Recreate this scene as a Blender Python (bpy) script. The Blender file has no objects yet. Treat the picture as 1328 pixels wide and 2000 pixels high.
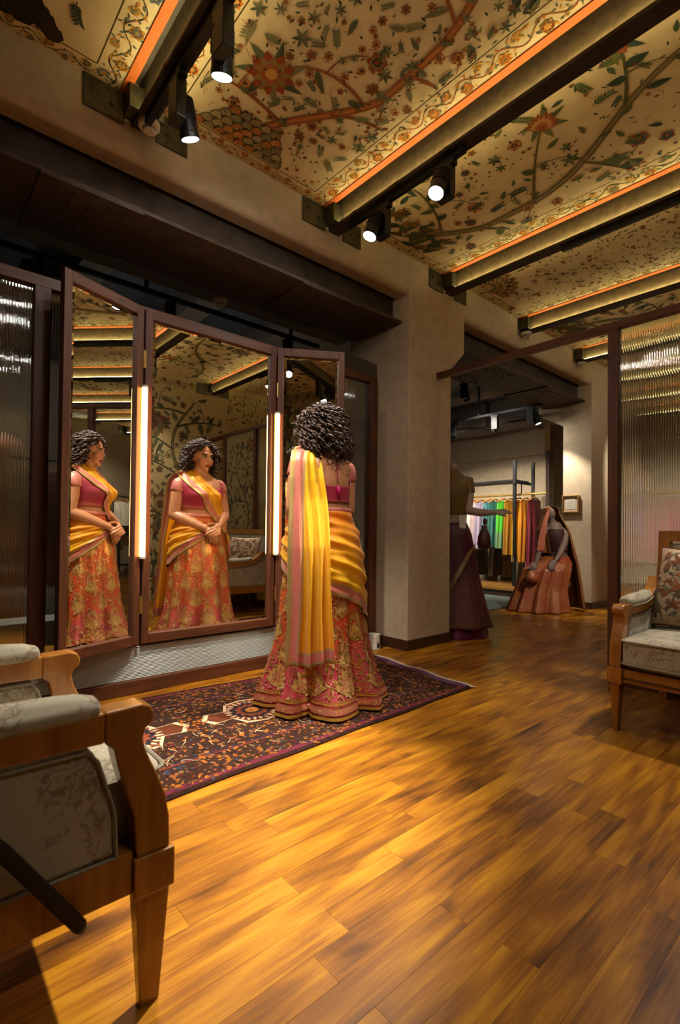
import bpy, bmesh, math, random
import numpy as np
from mathutils import Vector, Matrix

# ------------------------------------------------------------------ camera, world, exposure
SC = bpy.context.scene
COL = SC.collection
FPX, YAW, PIT, ROL, CAMH = 973.05, 0.72274, 0.015614, 0.010103, 0.92
cam = bpy.data.cameras.new('camera'); camo = bpy.data.objects.new('camera', cam); COL.objects.link(camo)
cam.sensor_fit = 'HORIZONTAL'; cam.sensor_width = 24.0; cam.lens = FPX / 1328 * 24.0
cam.shift_y = 25.25 / 1328; cam.clip_start = 0.02; cam.clip_end = 60
_f = Vector((math.sin(YAW) * math.cos(PIT), math.cos(YAW) * math.cos(PIT), math.sin(PIT)))
_r = Vector((math.cos(YAW), -math.sin(YAW), 0)); _u = _r.cross(_f)
_r2 = _r * math.cos(ROL) + _u * math.sin(ROL); _u2 = -_r * math.sin(ROL) + _u * math.cos(ROL)
camo.matrix_world = Matrix(((_r2.x, _u2.x, -_f.x, 0), (_r2.y, _u2.y, -_f.y, 0), (_r2.z, _u2.z, -_f.z, CAMH), (0, 0, 0, 1)))
cam.dof.use_dof = True; cam.dof.focus_distance = 2.9; cam.dof.aperture_fstop = 5.0
SC.camera = camo
W = bpy.data.worlds.new('world'); SC.world = W; W.use_nodes = True
W.node_tree.nodes['Background'].inputs[0].default_value = (0.05, 0.045, 0.04, 1)
W.node_tree.nodes['Background'].inputs[1].default_value = 0.3
SC.view_settings.view_transform = 'Standard'; SC.view_settings.look = 'None'
SC.view_settings.exposure = 0.12; SC.view_settings.gamma = 1.0; SC.view_settings.use_curve_mapping = False
try:
    SC.cycles.use_denoising = True; SC.cycles.sample_clamp_indirect = 10.0
    SC.cycles.max_bounces = 9; SC.cycles.diffuse_bounces = 3; SC.cycles.glossy_bounces = 5; SC.cycles.transmission_bounces = 7
    SC.cycles.use_adaptive_sampling = True; SC.cycles.adaptive_threshold = 0.045; SC.cycles.adaptive_min_samples = 16
    SC.cycles.transparent_max_bounces = 12; SC.cycles.caustics_refractive = False
except Exception:
    pass
SPOT_W, LED_E, TUBE_E = 150.0, 38.0, 20.0
PI = math.pi
rng = random.Random(7)

# ------------------------------------------------------------------ materials
def lin(h):
    h = h.lstrip('#'); c = [int(h[i:i + 2], 16) / 255 for i in (0, 2, 4)]
    return tuple((x / 12.92 if x <= 0.04045 else ((x + 0.055) / 1.055) ** 2.4) for x in c) + (1.0,)

class G:
    """one node material; n() adds a node and links or sets its inputs"""
    def __init__(s, name):
        s.m = bpy.data.materials.new(name); s.m.use_nodes = True; s.t = s.m.node_tree; s.t.nodes.clear()
    def n(s, typ, ins=None, out=0, **props):
        nd = s.t.nodes.new('ShaderNode' + typ)
        for k, v in props.items(): setattr(nd, k, v)
        for k, v in (ins or {}).items():
            sk = nd.inputs[k]
            if isinstance(v, bpy.types.NodeSocket): s.t.links.new(v, sk)
            else:
                try: sk.default_value = v
                except Exception: sk.default_value = v[:3] if hasattr(v, '__len__') else v
        return nd.outputs[out] if out is not None else nd
    def ramp(s, fac, stops, interp='LINEAR'):
        nd = s.t.nodes.new('ShaderNodeValToRGB'); e = nd.color_ramp.elements; nd.color_ramp.interpolation = interp
        while len(e) < len(stops): e.new(0.5)
        for i, (p, c) in enumerate(stops): e[i].position = p; e[i].color = c if len(c) == 4 else tuple(c) + (1,)
        s.t.links.new(fac, nd.inputs[0]); return nd.outputs[0]
    def math(s, op, a, b=0.0, c=None):
        ins = {0: a, 1: b}
        if c is not None: ins[2] = c
        return s.n('Math', ins, operation=op)
    def mix(s, fac, a, b, blend='MIX'):
        return s.n('Mix', {0: fac, 6: a, 7: b}, out=2, data_type='RGBA', blend_type=blend)
    def mapping(s, vec, scale=(1, 1, 1), loc=(0, 0, 0)):
        return s.n('Mapping', {'Vector': vec, 'Scale': scale, 'Location': loc})
    def bump(s, h, strength=0.3, dist=0.002):
        return s.n('Bump', {'Strength': strength, 'Distance': dist, 'Height': h})
    def bsdf(s, **k):
        ins = {}
        for kk, v in k.items(): ins[kk.replace('_', ' ')] = v
        return s.n('BsdfPrincipled', ins)
    def out(s, sh):
        o = s.t.nodes.new('ShaderNodeOutputMaterial'); s.t.links.new(sh, o.inputs[0]); return s.m

def plain(name, c, rough=0.5, metal=0.0, var=0.12, scale=30, bump=0.0, coat=0.0):
    g = G(name); pos = g.n('NewGeometry')
    nz = g.n('TexNoise', {'Vector': pos, 'Scale': scale, 'Detail': 4.0})
    c = lin(c) if isinstance(c, str) else c
    lo = tuple(x * (1 - var) for x in c[:3]) + (1,); hi = tuple(min(1, x * (1 + var)) for x in c[:3]) + (1,)
    colr = g.ramp(nz, [(0.3, lo), (0.7, hi)])
    k = dict(Base_Color=colr, Roughness=rough, Metallic=metal)
    if bump: k['Normal'] = g.bump(nz, bump, 0.002)
    if coat: k['Coat_Weight'] = coat
    return g.out(g.bsdf(**k))

def emit(name, c, st):
    g = G(name); return g.out(g.n('Emission', {'Color': c if len(c) == 4 else tuple(c) + (1,), 'Strength': st}))

def wood(name, dark, light, rough=0.35, axis=2, scale=1.0, coat=0.2):
    g = G(name); pos = g.n('TexCoord', out=3)
    sc = [28 * scale] * 3; sc[axis] = 2.2 * scale
    mp = g.mapping(pos, tuple(sc)); nz = g.n('TexNoise', {'Vector': mp, 'Scale': 1.0, 'Detail': 6.0, 'Roughness': 0.6, 'Distortion': 0.6})
    colr = g.ramp(nz, [(0.28, lin(dark)), (0.72, lin(light))])
    return g.out(g.bsdf(Base_Color=colr, Roughness=rough, Coat_Weight=coat, Normal=g.bump(nz, 0.12, 0.001)))

def attr_print(name, rough=0.8, weave=900.0, sheen=0.0, metal_attr=False, gain=1.0):
    """flat print: colours come from the motif polygons themselves (attribute Col)"""
    g = G(name); c = g.n('Attribute', attribute_name='Col'); pos = g.n('NewGeometry')
    nz = g.n('TexNoise', {'Vector': pos, 'Scale': 60.0, 'Detail': 5.0})
    c2 = g.mix(g.math('MULTIPLY', nz, 0.55), c, (0.5, 0.5, 0.5, 1), 'SOFT_LIGHT')
    if gain != 1.0: c2 = g.mix(1.0, c2, (gain, gain, gain, 1), 'MULTIPLY')
    wv = g.n('TexNoise', {'Vector': pos, 'Scale': weave, 'Detail': 1.0})
    k = dict(Base_Color=c2, Roughness=rough, Specular_IOR_Level=0.15, Normal=g.bump(wv, 0.25, 0.001))
    if metal_attr: k['Metallic'] = 0.55; k['Roughness'] = 0.30; k['Specular_IOR_Level'] = 0.5
    return g.out(g.bsdf(**k))

def fabric(name, base, motif, motif2, scale=7.0, rough=0.85):
    """woven upholstery with a faint scrolling floral"""
    g = G(name); pos = g.n('TexCoord', out=3)
    wz = g.n('TexNoise', {'Vector': pos, 'Scale': scale * 0.9, 'Detail': 2.0}, out=1)
    wp = g.n('VectorMath', {0: pos, 1: g.n('VectorMath', {0: wz, 'Scale': 0.16}, operation='SCALE')}, operation='ADD')
    v1 = g.n('TexVoronoi', {'Vector': wp, 'Scale': scale}, feature='F1')
    lines = g.ramp(g.math('SINE', g.math('MULTIPLY', v1, 26.0)), [(0.55, (0, 0, 0)), (0.9, (1, 1, 1))])
    wv = g.n('TexNoise', {'Vector': pos, 'Scale': scale * 4, 'Detail': 4.0, 'Distortion': 1.2})
    mask = g.ramp(g.n('TexNoise', {'Vector': wp, 'Scale': scale * 0.7, 'Detail': 2.0}), [(0.47, (0, 0, 0)), (0.56, (1, 1, 1))])
    fine = g.ramp(wv, [(0.5, (0, 0, 0)), (0.62, (1, 1, 1))])
    m1 = g.math('MULTIPLY', mask, g.math('MAXIMUM', lines, fine))
    c = g.mix(g.math('MULTIPLY', m1, 0.6), lin(base), lin(motif))
    c = g.mix(g.math('MULTIPLY', g.math('MULTIPLY', fine, mask), 0.4), c, lin(motif2))
    th = g.n('TexNoise', {'Vector': pos, 'Scale': 420.0, 'Detail': 1.0})
    return g.out(g.bsdf(Base_Color=c, Roughness=rough, Normal=g.bump(th, 0.35, 0.001), Sheen_Weight=0.2))

def floor_wood(name, use_attr):
    g = G(name); pos = g.n('NewGeometry')
    rnd = g.n('Attribute', attribute_name='rnd', out=2) if use_attr else g.n('ObjectInfo', out=5)
    off = g.n('CombineXYZ', {0: g.math('MULTIPLY', rnd, 37.0), 1: g.math('MULTIPLY', rnd, 91.0), 2: 0.0})
    p2 = g.n('VectorMath', {0: pos, 1: off}, operation='ADD')
    big = g.n('TexNoise', {'Vector': g.mapping(p2, (1.3, 8.0, 1.0)), 'Scale': 1.0, 'Detail': 5.0, 'Roughness': 0.6, 'Distortion': 1.8})
    gr = g.n('TexNoise', {'Vector': g.mapping(p2, (2.6, 70.0, 1.0)), 'Scale': 1.0, 'Detail': 7.0, 'Roughness': 0.7, 'Distortion': 1.3})
    rings = g.n('TexWave', {'Vector': g.mapping(p2, (0.5, 8.0, 1.0)), 'Scale': 1.4, 'Distortion': 7.0, 'Detail': 3.0, 'Detail Scale': 1.4}, out=1)
    knot = g.ramp(g.n('TexNoise', {'Vector': g.mapping(p2, (2.0, 7.0, 1.0), (5.0, 3.0, 0.0)), 'Scale': 1.0, 'Detail': 4.0, 'Distortion': 1.0}), [(0.60, (0, 0, 0)), (0.74, (1, 1, 1))])
    t = g.math('ADD', g.math('MULTIPLY', gr, 0.42), g.math('ADD', g.math('MULTIPLY', big, 0.40), g.math('MULTIPLY', rings, 0.10)))
    t = g.math('ADD', t, g.math('MULTIPLY', g.math('SUBTRACT', rnd, 0.5), 0.12))
    t = g.math('SUBTRACT', t, g.math('MULTIPLY', knot, 0.16))
    c = g.ramp(t, [(0.22, lin('#3a1e08')), (0.34, lin('#6a3e0c')), (0.45, lin('#8c5610')), (0.56, lin('#aa7216')), (0.74, lin('#c69430'))])
    rr = g.ramp(gr, [(0.2, (0.40, 0.40, 0.40)), (0.8, (0.29, 0.29, 0.29))])
    return g.out(g.bsdf(Base_Color=c, Roughness=rr, Coat_Weight=0.06, Coat_Roughness=0.2, Specular_IOR_Level=0.24, Normal=g.bump(gr, 0.06, 0.001)))

M = {}
M['floor'] = floor_wood('teak_plank', False); M['floor_attr'] = floor_wood('teak_plank_far', True)
M['cream'] = plain('cream_plaster', '#b5a083', 0.85, var=0.08, scale=14, bump=0.12)
M['greywall'] = plain('taupe_plaster', '#7d6f58', 0.9, var=0.16, scale=60, bump=0.25)
M['skirting'] = wood('skirting_wood', '#2b170c', '#4a2a16', 0.45, axis=0)
M['frame'] = wood('frame_teak', '#3e1d0e', '#6a3a1c', 0.5, axis=2, coat=0.0)
M['frame_h'] = wood('frame_teak_rail', '#3e1d0e', '#6a3a1c', 0.5, axis=0, coat=0.0)
M['chairwood'] = wood('oak_lacquer', '#8a501a', '#b0742e', 0.3, axis=2, scale=1.4, coat=0.5)
M['steel'] = plain('old_painted_steel', '#35291f', 0.62, 0.25, var=0.3, scale=18, bump=0.4)
M['girder'] = plain('riveted_iron', '#4a3b30', 0.7, 0.2, var=0.28, scale=11, bump=0.5)
M['darkceil'] = plain('dark_grey_paint', '#54585c', 0.85, var=0.15, scale=5)
M['greybeam'] = plain('grey_brown_paint', '#6e6258', 0.8, var=0.15, scale=9)
M['web'] = plain('joist_web_paint', '#6d5c3e', 0.7, 0.1, var=0.22, scale=26, bump=0.3)
M['bracket'] = plain('olive_bracket_steel', '#4b452f', 0.5, 0.5, var=0.25, scale=30, bump=0.2)
M['black'] = plain('black_powdercoat', '#141414', 0.45, 0.2, var=0.2, scale=40)
M['orange'] = plain('orange_ribbon', '#c9661e', 0.7, var=0.08, scale=60)
M['whiteplastic'] = plain('white_plastic', '#c9bda6', 0.5, var=0.05)
M['ceramic'] = plain('white_ceramic', '#d9cfbe', 0.35, var=0.04, coat=0.3)
M['mirror'] = plain('silvered_glass', (0.86, 0.87, 0.84, 1), 0.0, 1.0, var=0.0)
M['panelbase'] = None
M['lens'] = emit('lamp_lens', (1.0, 0.97, 0.88), 220.0)
M['led'] = emit('warm_led_strip', (1.0, 0.87, 0.44), LED_E)
M['tube'] = emit('warm_tube', (1.0, 0.50, 0.15), TUBE_E)
M['print'] = attr_print('printed_cloth', 0.85)
M['rugprint'] = attr_print('rug_pile', 0.95, weave=500.0, gain=0.85)
M['goldprint'] = attr_print('gold_thread', 0.4, metal_attr=True)
M['upholstery'] = fabric('cream_floral_upholstery', '#a99f88', '#6d6250', '#7e5a44', 13.0)
M['piping'] = plain('piping_cord', '#8f8672', 0.85, var=0.15, scale=200, bump=0.3)
M['tile'] = plain('grey_stone_tile', '#5d6560', 0.4, var=0.12, scale=8)
M['gold'] = plain('gold_leaf', '#b08a45', 0.35, 0.8, var=0.1)
M['paper'] = plain('cream_paper', '#d6cdb8', 0.8, var=0.04)
M['mannequin'] = plain('mannequin_matt', '#a8917e', 0.6, var=0.04)
def glass_mat():
    g = G('fluted_glass')
    gl = g.bsdf(Base_Color=(0.93, 0.96, 0.93, 1), Roughness=0.0, IOR=1.46, Transmission_Weight=1.0); sp = g.n('BsdfGlossy', {'Color': (1, 1, 1, 1), 'Roughness': 0.045})
    return g.out(g.n('MixShader', {0: 0.13, 1: gl, 2: sp}))
M['glass'] = glass_mat()
def fluted_panel_mat():
    g = G('ribbed_frosted_glass'); 
    return g.out(g.bsdf(Base_Color=(0.46, 0.50, 0.46, 1), Roughness=0.25, IOR=1.46, Transmission_Weight=0.1, Specular_IOR_Level=0.6))
M['frosted'] = fluted_panel_mat()

# ------------------------------------------------------------------ mesh helpers
class MB:
    def __init__(s): s.v = []; s.f = []
    def add(s, vs, fs):
        b = len(s.v); s.v.extend([tuple(p) for p in vs]); s.f.extend([tuple(i + b for i in f) for f in fs]); return s
    def box(s, x0, x1, y0, y1, z0, z1):
        return s.add([(x0, y0, z0), (x1, y0, z0), (x1, y1, z0), (x0, y1, z0), (x0, y0, z1), (x1, y0, z1), (x1, y1, z1), (x0, y1, z1)],
                     [(3, 2, 1, 0), (4, 5, 6, 7), (0, 1, 5, 4), (1, 2, 6, 5), (2, 3, 7, 6), (3, 0, 4, 7)])
    def obox(s, A, t, n, s0, s1, d0, d1, z0, z1):
        """box in a vertical frame: along t, out along n, up z"""
        P = lambda a, d, z: (A[0] + t[0] * a + n[0] * d, A[1] + t[1] * a + n[1] * d, z)
        vs = [P(s0, d0, z0), P(s1, d0, z0), P(s1, d1, z0), P(s0, d1, z0), P(s0, d0, z1), P(s1, d0, z1), P(s1, d1, z1), P(s0, d1, z1)]
        return s.add(vs, [(3, 2, 1, 0), (4, 5, 6, 7), (0, 1, 5, 4), (1, 2, 6, 5), (2, 3, 7, 6), (3, 0, 4, 7)])
    def prism(s, poly, fn0, fn1):
        """polygon swept between two mappings of its points"""
        n = len(poly); vs = [fn0(*p) for p in poly] + [fn1(*p) for p in poly]
        fs = [tuple(range(n - 1, -1, -1)), tuple(range(n, 2 * n))] + [(i, (i + 1) % n, n + (i + 1) % n, n + i) for i in range(n)]
        return s.add(vs, fs)
    def rings(s, R, cap=True, closed=True):
        n = len(R[0]); b = []; fs = []
        for r in R: b.extend(r)
        for i in range(len(R) - 1):
            for j in range(n if closed else n - 1):
                k = (j + 1) % n; fs.append((i * n + j, i * n + k, (i + 1) * n + k, (i + 1) * n + j))
        if cap:
            fs.append(tuple(range(n - 1, -1, -1))); fs.append(tuple((len(R) - 1) * n + j for j in range(n)))
        return s.add(b, fs)
    def lathe(s, prof, c=(0, 0, 0), n=24, axis=(0, 0, 1), cap=True):
        a = Vector(axis).normalized(); q = Vector((0, 0, 1)).rotation_difference(a); R = []
        for r, h in prof:
            R.append([tuple(Vector(c) + q @ Vector((r * math.cos(2 * PI * j / n), r * math.sin(2 * PI * j / n), h))) for j in range(n)])
        return s.rings(R, cap)
    def tube(s, pts, rad, n=8, cap=True, flat=1.0, up=None, round_ends=False):
        P = [Vector(p) for p in pts]; m = len(P); rr = rad if hasattr(rad, '__len__') else [rad] * m; R = []
        if round_ends:
            d0 = (P[0] - P[1]).normalized(); d1 = (P[-1] - P[-2]).normalized()
            pre = [(P[0] + d0 * rr[0] * math.sin(a), rr[0] * math.cos(a)) for a in (1.35, 0.8)]
            post = [(P[-1] + d1 * rr[-1] * math.sin(a), rr[-1] * math.cos(a)) for a in (0.8, 1.35)]
            P = [p for p, _ in pre] + P + [p for p, _ in post]; rr = [r for _, r in pre] + list(rr) + [r for _, r in post]; m = len(P)
        T = [(P[min(i + 1, m - 1)] - P[max(i - 1, 0)]).normalized() for i in range(m)]
        u = Vector(up) if up else (Vector((0, 0, 1)) if abs(T[0].z) < 0.9 else Vector((1, 0, 0)))
        u = (u - T[0] * u.dot(T[0])).normalized()
        for i in range(m):
            u = (u - T[i] * u.dot(T[i])).normalized(); w = T[i].cross(u)
            R.append([tuple(P[i] + (u * math.cos(2 * PI * j / n) * flat + w * math.sin(2 * PI * j / n)) * rr[i]) for j in range(n)])
        return s.rings(R, cap)
    def ball(s, c, r, n=12, m=8, rot=None):
        r = r if hasattr(r, '__len__') else (r, r, r); R = []
        for i in range(m + 1):
            a = -PI / 2 + 0.02 + (PI - 0.04) * i / m
            ring = []
            for j in range(n):
                p = Vector((r[0] * math.cos(a) * math.cos(2 * PI * j / n), r[1] * math.cos(a) * math.sin(2 * PI * j / n), r[2] * math.sin(a)))
                if rot: p = rot @ p
                ring.append(tuple(Vector(c) + p))
            R.append(ring)
        return s.rings(R, True)
    def xform(s, mt):
        s.v = [tuple(mt @ Vector(p)) for p in s.v]; return s
    def mesh(s, name):
        me = bpy.data.meshes.new(name); me.from_pydata(s.v, [], s.f); me.update(); return me
    def build(s, name, m, parent=None, smooth=False, bevel=0.0, kind=None, label=None, fix=True):
        me = s.mesh(name)
        if fix:
            bm = bmesh.new(); bm.from_mesh(me); bmesh.ops.recalc_face_normals(bm, faces=bm.faces); bm.to_mesh(me); bm.free()
        return link(name, me, m, parent, smooth, bevel, kind, label)

ORG = {}
def link(name, me, m, parent=None, smooth=False, bevel=0.0, kind=None, label=None):
    o = bpy.data.objects.new(name, me); COL.objects.link(o)
    if m is not None:
        if len(me.materials) == 0: me.materials.append(m)
    if smooth:
        me.polygons.foreach_set('use_smooth', [True] * len(me.polygons))
    if bevel:
        b = o.modifiers.new('edge', 'BEVEL'); b.width = bevel; b.segments = 2; b.limit_method = 'ANGLE'; b.angle_limit = 0.7
    if parent is not None:
        o.parent = parent
        if parent.name in ORG: o.matrix_parent_inverse = ORG[parent.name].inverted()
    if kind: o['kind'] = kind
    if label: o['label'] = label
    return o

def thing(name, label, cat, loc=(0, 0, 0), group=None, kind=None, world=True):
    o = bpy.data.objects.new(name, None); COL.objects.link(o); o.location = loc; o.empty_display_size = 0.05
    o['label'] = label; o['category'] = cat
    if group: o['group'] = group
    if kind: o['kind'] = kind
    if world: ORG[o.name] = Matrix.Translation(Vector(loc))
    return o
def tag(o, label, cat, group=None, kind=None):
    o['label'] = label; o['category'] = cat
    if group: o['group'] = group
    if kind: o['kind'] = kind
    return o
def struct(name, mb, m, label=None, cat=None, bevel=0.0, smooth=False):
    o = mb.build(name, m, None, smooth, bevel); o['kind'] = 'structure'
    if label: o['label'] = label
    if cat: o['category'] = cat
    return o
def grid_mesh(name, fn, nu, nv, closed=False, attrs=None):
    """surface fn(u,v) -> xyz with UVMap and optional point attributes fn(u,v)"""
    vs = []; fs = []; nuv = nu if closed else nu + 1; uvp = []
    for j in range(nv + 1):
        for i in range(nuv):
            u, v = i / nu, j / nv; vs.append(tuple(fn(u, v))); uvp.append((u, v))
    for j in range(nv):
        for i in range(nu):
            k = (i + 1) % nuv if closed else i + 1
            fs.append((j * nuv + i, j * nuv + k, (j + 1) * nuv + k, (j + 1) * nuv + i))
    me = bpy.data.meshes.new(name); me.from_pydata(vs, [], fs); me.update()
    uv = me.uv_layers.new(name='UVMap'); li = np.empty(len(me.loops), dtype=np.int32); me.loops.foreach_get('vertex_index', li)
    arr = np.array(uvp)[li]
    if closed:  # keep the seam from wrapping backwards
        a = arr.reshape(-1, 4, 2); lo = a[:, :, 0].max(1) - a[:, :, 0].min(1) > 0.5
        a[lo, :, 0] = np.where(a[lo, :, 0] < 0.5, a[lo, :, 0] + 1, a[lo, :, 0]); arr = a.reshape(-1, 2)
    uv.data.foreach_set('uv', arr.astype(np.float32).ravel())
    for k, af in (attrs or {}).items():
        at = me.attributes.new(k, 'FLOAT', 'POINT'); at.data.foreach_set('value', np.array([af(u, v) for u, v in uvp], dtype=np.float32))
    me.polygons.foreach_set('use_smooth', [True] * len(me.polygons))
    return me
def solid(o, th, off=0.0):
    s = o.modifiers.new('thick', 'SOLIDIFY'); s.thickness = th; s.offset = off; return o
def copy_tree(o, loc=None, rotz=None, parent=None):
    c = o.copy(); COL.objects.link(c); c.parent = parent
    if loc is not None: c.location = loc
    if rotz is not None: c.rotation_euler = (0, 0, rotz)
    for ch in list(o.children): copy_tree(ch, None, None, c)
    return c

# ------------------------------------------------------------------ flat-print canvas: motifs as thin coloured polygons
class Canvas:
    def __init__(s, seed=0): s.p = []; s.c = []; s.h = []; s.k = 0; s.r = random.Random(seed)
    def poly(s, pts, col): s.p.append(pts); s.c.append(col); s.h.append(s.k)
    def up(s): s.k += 1
    def leaf(s, x, y, a, L, w, col, vein=None, bend=0.0, n=5):
        s.up(); up_ = []; lo = []; ca, sa = math.cos(a), math.sin(a)
        for i in range(n + 1):
            t = i / n; ww = w * math.sin(PI * min(1, t ** 0.8)) * 0.5; b = bend * L * t * t
            up_.append((x + ca * L * t - sa * (b + ww), y + sa * L * t + ca * (b + ww))); lo.append((x + ca * L * t - sa * (b - ww), y + sa * L * t + ca * (b - ww)))
        for i in range(n):
            q = [lo[i], lo[i + 1], up_[i + 1], up_[i]]
            if i == 0: q = [lo[0], lo[1], up_[1]]
            if i == n - 1: q = [lo[i], lo[n], up_[i]]
            s.poly(q, col)
        if vein:
            s.up(); pts = [(x + ca * L * t - sa * bend * L * t * t, y + sa * L * t + ca * bend * L * t * t) for t in (0.1, 0.5, 0.85)]
            s.strip(pts, w * 0.07, w * 0.03, vein)
    def strip(s, pts, w0, w1, col):
        n = len(pts); L = []; R = []
        for i in range(n):
            a, b = pts[max(i - 1, 0)], pts[min(i + 1, n - 1)]; dx, dy = b[0] - a[0], b[1] - a[1]; d = math.hypot(dx, dy) or 1
            w = (w0 + (w1 - w0) * i / max(1, n - 1)) * 0.5
            L.append((pts[i][0] - dy / d * w, pts[i][1] + dx / d * w)); R.append((pts[i][0] + dy / d * w, pts[i][1] - dx / d * w))
        for i in range(n - 1): s.poly([R[i], R[i + 1], L[i + 1], L[i]], col)
    def disc(s, x, y, r, col, n=8, sx=1.0, a0=0.0):
        s.up(); s.poly([(x + r * sx * math.cos(a0 + 2 * PI * i / n), y + r * math.sin(a0 + 2 * PI * i / n)) for i in range(n)], col)
    def flower(s, x, y, r, cols, petals=8, a0=None):
        a0 = s.r.uniform(0, 6.28) if a0 is None else a0
        for lay, (rr, c) in enumerate(zip((1.0, 0.78, 0.5, 0.26), cols)):
            if lay == 3 or rr * r < 0.004: s.disc(x, y, r * rr, c); continue
            for i in range(petals):
                a = a0 + 2 * PI * (i + 0.5 * lay) / petals
                s.leaf(x + math.cos(a) * r * rr * 0.12, y + math.sin(a) * r * rr * 0.12, a, r * rr * 0.9, r * rr * 0.62 * 8 / petals, c, n=4)
    def palmette(s, x, y, a, r, cols):
        for k, c in ((1.0, cols[0]), (0.72, cols[1]), (0.42, cols[2])):
            for i in range(-4, 5):
                s.leaf(x, y, a + i * 0.33 * (1.15 - 0.15 * k), r * k * (1 - 0.06 * abs(i)), r * k * 0.36, c, n=4)
        s.disc(x, y, r * 0.16, cols[0])
    def curve(s, x, y, a, L, curl, w0, w1, col, n=12):
        s.up(); pts = [(x, y)]; st = L / n
        for i in range(n):
            a += curl * st * (0.5 + i / n); x += math.cos(a) * st; y += math.sin(a) * st; pts.append((x, y))
        s.strip(pts, w0, w1, col); return pts, a
    def sprig(s, x, y, a, L, col, col2, n=5):
        pts, _ = s.curve(x, y, a, L, s.r.uniform(-6, 6) * 0.1 / max(L, 0.02), L * 0.05, L * 0.02, col2, 6)
        for i in range(1, len(pts)):
            for sg in (-1, 1):
                s.leaf(pts[i][0], pts[i][1], a + sg * 0.8, L * 0.36, L * 0.13, col, n=3)
    def clip(s, x0, x1, y0, y1):
        k = [i for i, p in enumerate(s.p) if all(x0 <= q[0] <= x1 and y0 <= q[1] <= y1 for q in p)]
        s.p = [s.p[i] for i in k]; s.c = [s.c[i] for i in k]; s.h = [s.h[i] for i in k]
    def split(s, mx):
        P, Cc, H = [], [], []
        for p, c, h in zip(s.p, s.c, s.h):
            st = [(p[0], p[i], p[i + 1]) for i in range(1, len(p) - 1)]
            while st:
                t = st.pop(); e = [(math.dist(t[i], t[(i + 1) % 3]), i) for i in range(3)]; L, i = max(e)
                if L <= mx: P.append(list(t)); Cc.append(c); H.append(h)
                else:
                    a, b, d = t[i], t[(i + 1) % 3], t[(i + 2) % 3]; m = ((a[0] + b[0]) / 2, (a[1] + b[1]) / 2); st += [(a, m, d), (m, b, d)]
        s.p, s.c, s.h = P, Cc, H; return s
    def mesh(s, name, fn, step=2e-6, base=0.0004):
        vs = []; fs = []; cols = []
        for p, c, h in zip(s.p, s.c, s.h):
            b = len(vs); vs.extend(fn(q[0], q[1], base + h * step) for q in p); fs.append(tuple(range(b, b + len(p)))); cols.extend([c] * len(p))
        me = bpy.data.meshes.new(name); me.from_pydata(vs, [], fs); me.update()
        at = me.color_attributes.new('Col', 'FLOAT_COLOR', 'CORNER'); at.data.foreach_set('color', np.array(cols, dtype=np.float32).ravel())
        return me

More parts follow.
